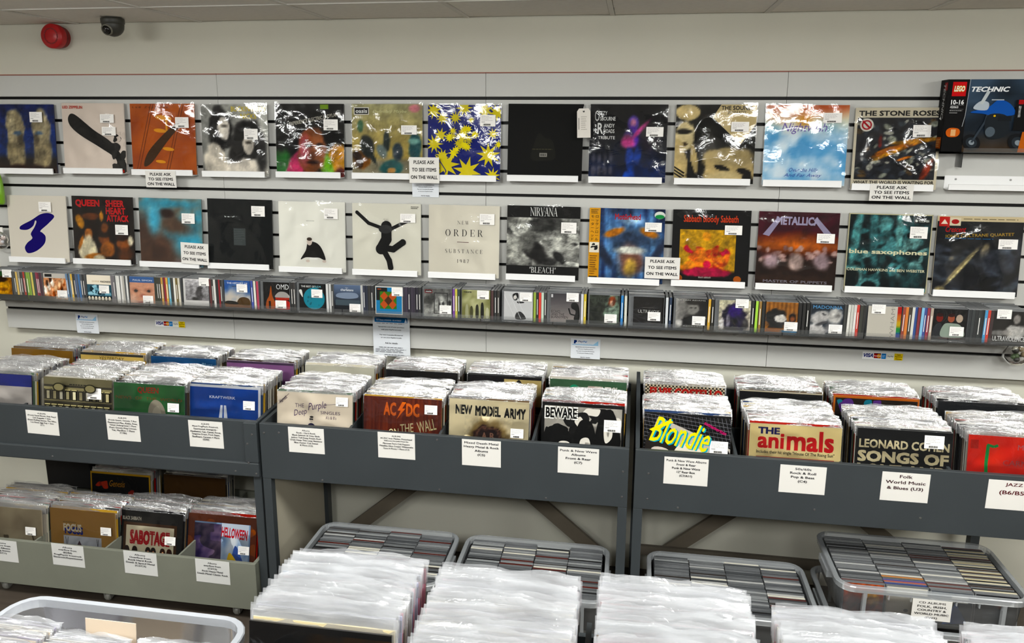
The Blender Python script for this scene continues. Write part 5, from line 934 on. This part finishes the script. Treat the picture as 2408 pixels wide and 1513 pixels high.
# ------------------------------------------------------------------ overflow trolley under the left bin
TY, TZ0, TZ1, TXR = -.615, .062, .272, -.835
tr = thing('record_trolley', 'low grey trolley of overflow records on castors under the left bin', 'trolley', (-2.17, 0, 0)); tw = TXR + 2.17
MB().box(0, tw, TY, TY + .015, TZ0, TZ1).build('front_panel', TROL, tr, bevel=.002); MB().box(tw - .015, tw, TY + .0155, -.03, TZ0, TZ1).build('side_panel', TROL, tr); MB().box(0, .015, TY + .0155, -.03, TZ0, TZ1).build('side_panel', TROL, tr); MB().box(0, tw, -.03, -.015, TZ0, TZ1).build('back_panel', TROL, tr); MB().box(.0155, tw - .0155, TY + .0155, -.0305, TZ0, TZ0 + .012).build('floor_panel', TROL, tr)
for i in range(1, 4): xx = tw * i / 4 - .012; MB().box(xx - .004, xx + .004, TY + .0155, -.0305, TZ0 + .0125, TZ1 - .002).build('divider', TROL, tr)
CAST = mat('castor_plastic', '#8a8a84', .35)
for xx in (.12, tw / 2 - .05, tw - .12):
    for yy in (TY + .05, -.1):
        c = thing('castor', None, None); c.parent = tr; c.location = (xx, yy, 0)
        MB().lathe([(0, -.01), (.016, -.01), (.018, -.006), (.018, .006), (.016, .01), (0, .01)], 18, 'x', (0, 0, .018)).build('wheel', CAST, c, True); MB().ext([(-.012, .012), (.012, .012), (.02, .052), (-.014, .052)], -.015, -.0115).ext([(-.012, .012), (.012, .012), (.02, .052), (-.014, .052)], .0115, .015).box(-.022, .022, -.02, .024, .052, .058).box(-.045, -.016, -.012, -.002, .046, .051).build('fork', CAST, c)
def t_tree():
    a = S(); a.bg(lambda u, v: mixc(hx('#9a8f7c'), hx('#b8ae98'), .5 + nz(u, v, 4, 5)), 10); blobs(a, 14, ['#6a6252', '#8a806c', '#a89e88'], (.05, .35, .6, .72), (.04, .09), 8); a.r(.4, .2, .44, .5, '#5c5446'); a.e(.6, .3, .2, .16, '#7c7260'); a.e(.6, .3, .15, .12, '#a89e88'); a.l([(.85, .35), (.88, .5), (.84, .66)], .02, '#6a5f4e'); return a
def t_focus():
    a = S(); a.bg('#a8895c'); a.t('FOCUS', .22, .64, .5, .75, '#26388a', .06); a.t('FOCUS', .2, .68, .48, .79, '#d8d0bc', .05); a.grid(.2, .2, .78, .62, lambda u, v: mixc(hx('#8a8c94'), hx('#c4c6ca'), v + nz(u, v, 6, 3) * .5), 10); a.p([(.36, .4), (.44, .56), (.52, .4)], '#5a4a50'); a.p([(.56, .36), (.6, .5), (.66, .36)], '#3a3a44'); [a.l([(x, .36), (x + d, .6)], .006, '#3a3a3a') for x, d in ((.24, .03), (.26, -.03), (.7, .04), (.74, -.03))]; a.lines(.2, .8, .42, .83, 1, '#8a7450'); return a
def t_sab():
    a = S(); a.bg('#141312'); a.t('BLACK SABBATH', .1, .87, .38, .92, '#c8c4b8', .02); a.r(.12, 0, .92, .84, '#4a3018'); a.r(.16, 0, .88, .8, '#d4cdb8'); a.t('SABOTAGE', .22, .54, .82, .74, '#b0202c', .07); [a.s_([(x - .04, .36), (x - .03, .5), (x + .03, .5), (x + .05, .36)], '#2a1a14') for x in (.18, .3, .5, .58, .72, .82)]; [a.e(x + .005, .44, .016, .03, '#b08a70') for x in (.5, .58, .72)]; return a
def t_hell():
    a = S(); a.bg('#6a3418'); blobs(a, 20, ['#7c4424', '#54260f', '#8a5030'], (0, 0, 1, 1), (.04, .1), 12); a.r(.1, 0, .92, .9, '#7f93ac'); a.grid(.1, .3, .6, .88, lambda u, v: mixc(hx('#2a2440'), hx('#6a5a6c'), .3 + nz(u, v, 5, 2) + u * .4), 10); a.grid(.5, .2, .9, .74, lambda u, v: mixc(hx('#8aa0bc'), hx('#c8ccd0'), .5 + nz(u, v, 3, 8)), 8); a.r(.5, .72, .9, .9, '#b8c0cc'); a.t('HELLOWEEN', .5, .7, .88, .84, '#b02a34', .04, rot=-4); a.s_([(.66, .3), (.7, .6), (.78, .5), (.84, .3)], '#4a5a8a'); a.s_([(.6, .3), (.62, .5), (.7, .44), (.78, .3)], '#d0b030'); a.s_([(.62, .3), (.7, .36), (.9, .34), (.9, .28)], '#b83a6a'); return a
TRO = [(-2.0, t_tree, '#9a8f7c', 'grey-beige pencil drawing cover', [(.84, .7, 2)], -.55), (-1.672, t_focus, '#a8895c', 'tan cover with blue-shadowed title', [(.87, .74, 2)], -.52), (-1.385, t_sab, '#141312', 'framed mirror cover with red title', [(.84, .64, 2)], -.475), (-1.06, t_hell, '#6a3418', 'brown-framed picture cover', [(.84, .56, 2)], -.45)]
for k, (x, fn, edge, desc, stks, yt) in enumerate(TRO):
    zb = TZ0 + .014; ln = (.1, .1, .22, .22)[k]; y = yt - .31 * math.sin(ln)
    album(fn(), 'record with %s at the front of the trolley' % desc, (x, y, zb), lean=ln, w=.31, film=50 + k, edge=edge, stickers=stks, group='records facing out in the trolley'); lp_count += 1
    jobs.append((x, y + .006, y + .006 + (.13 if k else .2), zb, ln, 16, desc, 80 + k))
def t_gen(): a = S(); a.bg('#b8901c'); a.r(.02, 0, .98, .97, '#0f0d0c'); blobs(a, 4, ['#8a2a1c', '#a8381f'], (.08, .66, .3, .92), (.04, .08), 3); blobs(a, 2, ['#8a2a1c'], (.62, .66, .9, .9), (.04, .07), 4); a.t('Genesis', .32, .78, .58, .88, '#a8781c', .0, .3); return a
for k, (x, fn, edge, desc, zz) in enumerate([(-1.745, t_gen, '#b8901c', 'yellow-framed black cover', .0), (-1.36, lambda: S().bg('#4a3418'), '#4a3418', 'dark brown cover', .015)]):
    y = -.17 - .03; album(fn(), 'record with %s in the rear of the trolley' % desc, (x, y, TZ0 + .014 + zz), lean=.1, w=.31, film=50 + k, edge=edge, group='records facing out in the trolley'); lp_count += 1
    jobs.append((x, y + .006, y + .08, TZ0 + .014 + zz, .1, 10, desc, 90 + k))
def tsign(u, v, w, h, rows, lab, size=.075): q = W(u, v, TY - .0012); paper('trolley_notice', textsign(w, h, rows, .9, size, '#26262a', fill='#d8d8d6'), lab, 'sign', (q.x, TY - .0012, q.z), (0, .015, 0), 'overflow notices on the trolley')
tsign(8, 1320, .15, .1, ['Albums', 'overflow from', 'Front Albums', 'Rolling Stones', '(B6/C1)'], 'white overflow notice at the left end of the trolley')
tsign(163, 1332, .15, .1, ['Albums', 'overflow from', '(B2/B4)', 'Prog/Psych/ Krautrock', 'Electronic/Experimental'], 'white overflow notice below the tan cover')
tsign(333, 1352, .15, .104, ['Albums', 'Overflow from', 'Rock Hard Rock', 'Death & Speed Metal', '(C2/C3)'], 'white overflow notice below the framed mirror cover')
tsign(502, 1372, .15, .104, ['Albums', 'overflow from', '(C2/C3)', 'Rock Heavy Metal', 'Death Metal Classic Rock'], 'white overflow notice at the right end of the trolley')
o = MB().box(-2.168, -1.925, -.14, -.018, .2735, .63).build('black_case', mat('black_case', '#0b0b0c', .6), None, bevel=.006); tag(o, 'black case in the dark behind the trolley', 'case')

# ------------------------------------------------------------------ clear storage boxes of CDs under the counter
def rrect(w, d, r, z, off=0, n=5):
    w2, d2, r = w / 2 + off, d / 2 + off, r + off; out = []
    for cx, cy, a0 in ((w2 - r, d2 - r, 0), (-w2 + r, d2 - r, 90), (-w2 + r, -d2 + r, 180), (w2 - r, -d2 + r, 270)):
        for i in range(n + 1): a = math.radians(a0 + 90 * i / n); out.append((cx + r * math.cos(a), cy + r * math.sin(a), z))
    return out
def clear_box(name, label, x0, x1, y0, y1, z0, z1, ribs=True, r=.045, m=None, group=None, rot=0, mb=None):
    m = m or CRATER; mb = mb or CRATE; o = thing(name, label, 'storage box', ((x0 + x1) / 2, (y0 + y1) / 2, z0), (0, 0, rot), group); w, d, h = x1 - x0, y1 - y0, z1 - z0
    b = MB(); b.loft([rrect(w, d, r, 0, -.02), rrect(w, d, r, .006, -.014), rrect(w, d, r, h - .02, -.004)], caps=(True, False)); b.build('body', mb, o, True)
    b = MB(); b.loft([rrect(w, d, r, h - .022, -.003), rrect(w, d, r, h - .022, .012), rrect(w, d, r, h - .003, .014), rrect(w, d, r, h, .011), rrect(w, d, r, h, -.003), rrect(w, d, r, h - .022, -.003)], caps=(False, False)); b.build('rim', m, o)
    if ribs:
        for s_, yy in ((1, -d / 2), (-1, d / 2)):
            for i in range(7): xx = -w * .36 + i * w * .12; MB().box(xx - .002, xx + .002, min(yy, yy - s_ * .01), max(yy, yy - s_ * .01), h - .04, h - .0225).build('rib', m, o)
        for sx in (-1, 1):
            xx = sx * w * .37; MB().box(xx - .006, xx + .006, -d / 2 - .012, -d / 2 + .004, .012, h - .0225).build('corner_rib', m, o); MB().box(xx - .006, xx + .006, d / 2 - .004, d / 2 + .012, .012, h - .0225).build('corner_rib', m, o)
        for sx in (-1, 1): MB().box(min(sx * (w / 2), sx * (w / 2 + .02)), max(sx * (w / 2), sx * (w / 2 + .02)), -.06, .06, h - .05, h - .024).build('handle', m, o)
    return o
BOXES = [('A', -.598, -.035, -.79, -.43, .38, 'clear storage box of CDs under the middle bin, beside the beige board'), ('B', .02, .572, -.79, -.43, .38, 'clear storage box of CDs under the middle bin, left of the grey legs'), ('C', .74, 1.3, -.79, -.43, .38, 'clear storage box of CDs under the right bin, right of the grey legs')]
EDG = ['#6d6f70', '#8a8c8d', '#585a5c', '#b4b4b2', '#484a4c', '#2a2a2b', '#747677', '#626466', '#9a9c9c', '#3a3634', '#606264', '#5a3430', '#707274', '#545658', '#d0cdc2', '#6a6c6d']
def fill_box(x0, x1, y0, y1, zb, single, n=26):
    cw = (x1 - x0 - .028) / 4
    for c in range(4):
        xc = x0 + .014 + cw * (c + .5); y = y0 + .022; i = 0
        while y < y1 - .022:
            w = min(CDW, cw - .004); zz = zb + random.uniform(0, .004); col = random.choice(EDG)
            if single is not None: single(c, i, xc + random.uniform(-.0015, .0015), y, zz, w, col)
            else: cd_rest.append((xc + random.uniform(-.0015, .0015), y, zz, w, col, 0))
            y += CDT + random.uniform(.0004, .0028); i += 1
for n_, x0, x1, y0, y1, zr, lab in BOXES:
    clear_box('storage_box', lab, x0, x1, y0, y1, .19, zr, group='clear CD storage boxes'); fill_box(x0, x1, y0, y1, .243, None)
    clear_box('storage_box', 'lower ' + lab.replace(' of CDs', ''), x0, x1, y0, y1, .0, .187, ribs=False, group='clear CD storage boxes')
DX0, DX1, DY0, DY1, DZ0, DZ1 = 1.385, 1.985, -.685, -.335, .325, .474
bd = clear_box('storage_box', 'clear storage box of CDs with a paper notice, on top of its stack', DX0, DX1, DY0, DY1, DZ0, DZ1, group='clear CD storage boxes')
for i in range(2): clear_box('storage_box', ('bottom' if i == 0 else 'middle') + ' clear storage box in the stack below the noticed CD box', DX0 - .01, DX1 - .01, DY0 + .005, DY1 + .005, .162 * i, .162 * i + .1595, ribs=bool(i), group='clear CD storage boxes')
cd_box_me = MB().box(-.5, .5, 0, CDT, 0, CDH, mi=0, faces='xXyYz').box(-.5, .5, 0, CDT, 0, CDH, mi=1, faces='Z').mesh('boxed_case', [CASE, OBJC])
CN = ['leftmost', 'second', 'third', 'rightmost']
def one_cd(c, i, x, y, z, w, col):
    global cd_count
    if c == 3: col = random.choice(['#3a2c24', '#2a2a28', '#c8bc98', '#4a1f20', '#1c1c1c', '#d0c8ac'])
    if c == 1 and i in (1, 2, 3, 5): col = {1: '#2a3a7a', 2: '#a85a4a', 3: '#4a4a8a', 5: '#b8742c'}[i]
    o = link('compact_disc', cd_box_me, None, loc=(x, y, z), rot=(-.1, 0, 0), scale=(w, 1, 1)); o.color = lin(col) + (1,); cd_count += 1
    if i == 0: first_cds[c] = o; o.scale = (1, 1, 1); o.data = MB().box(-w / 2, w / 2, 0, CDT, 0, CDH).mesh('boxed_case', [CASE])
    tag(o, '%s CD from the front in the %s column of the noticed box' % (ORD[i], CN[c]), 'cd', 'CDs standing in the noticed box')
first_cds = {}
fill_box(DX0, DX1, DY0, DY1, DZ0 + .012, one_cd)
for c, fn in enumerate([lambda a: a.paint((0, 0, 1, 1), '#9a4a2c', [(.7, .55, .2, .2, '#d0a030', .4), (.3, .3, .2, .3, '#7a3422', .5)], 14), lambda a: a.bg('#c9c6bc').e(.5, .3, .06, .05, '#4a4a48'), lambda a: a.bg('#3c424a').p([(.3, 0), (.6, .7), (.9, .1)], '#4a6aa8').r(.5, .7, .9, .9, '#c8c8c4'), lambda a: a.paint((0, 0, 1, 1), '#1c1d20', [(.6, .7, .1, .1, '#7a5a50', .5), (.3, .3, .1, .08, '#3a3c44', .5)], 12)]):
    a = Art(.132, .118); fn(a); a.build('cover_print', first_cds[c], -.0004).location.z = .003; first_cds[c]['label'] = ['orange patterned CD', 'plain pale CD', 'blue and grey CD', 'dark speckled CD'][c] + ' at the front of the noticed box, facing out'
for sx in (-.17, .22): MB().box(sx - .03, sx + .03, DY0 - (DY0 + DY1) / 2 - .013, DY0 - (DY0 + DY1) / 2 - .009, .035, .055).build('clip', CRATER, bd)
q = W(2186, 1467, DY0 - .016); paper('box_notice', textsign(.125, .078, ['CD ALBUMS', 'FOLK, IRISH,', 'COUNTRY &', 'WORLD MUSIC', '(FW1)'], .9, .1, gap=.075), 'white notice stuck to the front of the topmost CD box', 'sign', (q.x, DY0 - .017, q.z + .012))

# ------------------------------------------------------------------ foreground island with twelve-inch records
IX0, IX1 = -.19, 1.72; IZ = .684
isl = thing('island_bin', 'slate grey island bin in the foreground, packed with white-sleeved records', 'record bin', (0, 0, 0))
cx_ = [-.178, .193, .56, .928, 1.303, 1.675]
MB().box(IX0, IX1, -2.3, -1.60, IZ - .02, IZ - .001).build('floor_panel', GREY, isl)
MB().box(IX0, IX1, -1.6, -1.585, IZ - .06, .83).build('far_panel', GREY, isl); MB().box(IX0, IX1, -2.315, -2.3, IZ - .06, .88).build('near_panel', GREY, isl)
for x in cx_: MB().ext([(-2.3, IZ), (-2.3, .87), (-1.6, .87), (-1.6, IZ)], x - .006, x + .006).build('divider', GREY, isl)
for x in (IX0 + .03, IX1 - .03):
    for y in (-2.27, -1.62): MB().box(x - .02, x + .02, y - .02, y + .02, 0, IZ - .0205).build('leg', GREY, isl)
fa = S(); fa.bg('#121010'); fa.grid(.28, 0, 1, .96, lambda u, v: mixc(hx('#121010'), hx('#5c3e16'), .35 + nz(u, v, 2.4, 3)), 10); fa.s_([(.5, .3), (.55, .8), (.75, .9), (.9, .6), (.9, .2)], '#17120e')
FG = [(.012, -1.885, -1.64, 'black cover in the foreground', '#121010', fa), (.378, -1.93, -1.655, 'foreground stack with the blue sliver', '#d8b0a8', None), (.745, -1.96, -1.64, 'foreground stack right of centre', '#dcdcde', None), (1.115, -1.96, -1.68, 'foreground stack second from the right', '#dcdce0', None), (1.49, -1.96, -1.685, 'foreground stack at the right edge', '#dcdce0', None)]
for k, (x, yf, yb, desc, edge, art) in enumerate(FG):
    ln = .14; zb = IZ; off = .312 * math.sin(ln)
    if art is not None:
        album(art, 'record with black and brown cover at the front of the foreground stack', (x, yf - off, zb), lean=ln, w=.312, film=60, edge=edge); lp_count += 1
    n = int((yb - yf) / .0056); n = min(n, 48)
    stack(x, yf - off + .004, yb - off, zb + .0005, ln, n, desc, True, PKW, .007, white=True)
lab = {}
order = sorted(jobs, key=lambda j: -j[7] if j[7] < 50 else j[7] + 500)
for j in order: stack(j[0], j[1], j[2], j[3], j[4], j[5], j[6], True)
print('records', lp_count, 'rest', len(lp_rest), 'cds', cd_count, 'cd rest', len(cd_rest))

# ------------------------------------------------------------------ crate of seven-inch singles at the left of the island
CR = film_mat('frosted_crate_plastic', 0.45, '#e6ebf4', 0.25, 0.05, 20, 0.03)
CRX0, CRX1, CRY1, CRZ1 = -.845, -.245, -1.715, .858
cr = clear_box('singles_crate', 'frosted clear plastic crate of seven-inch singles in the foreground', CRX0, CRX1, CRY1 - .4, CRY1, .675, CRZ1, r=.06, m=CR, mb=film_mat('clear_crate_wall', 0.13, '#dfe5ee', 0.15, 0.05, 20, 0.02))
tbl = thing('side_table', 'low grey table under the crate of singles', 'table', (0, 0, 0)); MB().box(-.95, IX0 - .012, -2.3, -1.84, .645, .6735).build('tabletop', GREY, tbl)
for x in (-.92, IX0 - .05):
    for y in (-2.27, -1.88): MB().box(x - .018, x + .018, y - .018, y + .018, 0, .6445).build('leg', GREY, tbl)
SG = poly_variants(6, .182, .18, .008, [OBJC, POLYW], .0018, .0022, 12)
for c, (xc, yf, yb, dz, n, desc) in enumerate([(-.757, -2.06, -1.822, .012, 30, 'left'), (-.566, -2.06, -1.832, .004, 28, 'middle'), (-.36, -2.06, -1.826, .004, 30, 'right')]):
    for i in range(n):
        y = yf + (yb - yf) * i / (n - 1); z = .683 + dz + random.uniform(-.002, .006)
        o = link('seven_inch_single', SG[random.randrange(6)][0], None, loc=(xc + random.uniform(-.005, .005), y - .02, z), rot=(-.12 + random.uniform(-.02, .02), 0, random.uniform(-.01, .01)))
        o.color = lin(random.choice(['#e8e4dc', '#dcd8d8', '#e4e4ee', '#d8c8b4', '#c8b8b8', '#e8e8ea', '#b8b0c8'])) + (1,)
        tag(o, '%s single from the front in the %s row of the crate' % (ORD[i], desc), 'single', 'singles in the foreground crate')
o = MB().box(-.065, .065, 0, .0015, 0, .2).build('divider_card', mat('cream_card', '#e2cfb8', .7), None); o.location = (-.545, -1.818, .684); o.rotation_euler = (-.1, 0, 0); tag(o, 'cream divider card standing in the crate of singles', 'card')

# ------------------------------------------------------------------ the records and CDs beyond the first three hundred
def joined(name, items, mats, label, cat):
    V = []; F = []; C = []; M = []; n = 0
    for src, (x, y, z), (rx, rz), col in items:
        v = np.array(src.v); c_, s_ = math.cos(rx), math.sin(rx); yy = v[:, 1] * c_ - v[:, 2] * s_; zz = v[:, 1] * s_ + v[:, 2] * c_; cz, sz = math.cos(rz), math.sin(rz)
        V.append(np.stack([v[:, 0] * cz - yy * sz + x, v[:, 0] * sz + yy * cz + y, zz + z], 1)); F += [tuple(i + n for i in f) for f in src.f]; M += src.mi; C += [lin(col)] * len(src.f); n += len(v)
    b = MB(); b.v = [tuple(p) for p in np.concatenate(V)]; b.f = F; b.c = C; b.mi = M
    o = b.build(name, mats); o.data.polygons.foreach_set('use_smooth', [m == 1 for m in M]); return tag(o, label, cat, kind='stuff')
joined('packed_records', lp_rest, [PRINT, POLY], 'clear-sleeved records packed tight behind the front covers in the bins', 'records')
items = []
for x, y, z, w, col, dz in cd_rest:
    b = MB(); b.box(-w / 2, w / 2, 0, CDT, 0, CDH, mi=1, faces='xXyYz'); b.box(-w / 2, w / 2, 0, CDT, 0, CDH, mi=0, faces='Z'); items.append((b, (x, y, z + dz), (-.06, 0), col))
o = joined('packed_cds', items, [mat('cd_edge', source='vcol', rough=.3), CASE], 'CD cases packed behind the facing CDs and in the storage boxes', 'cds')
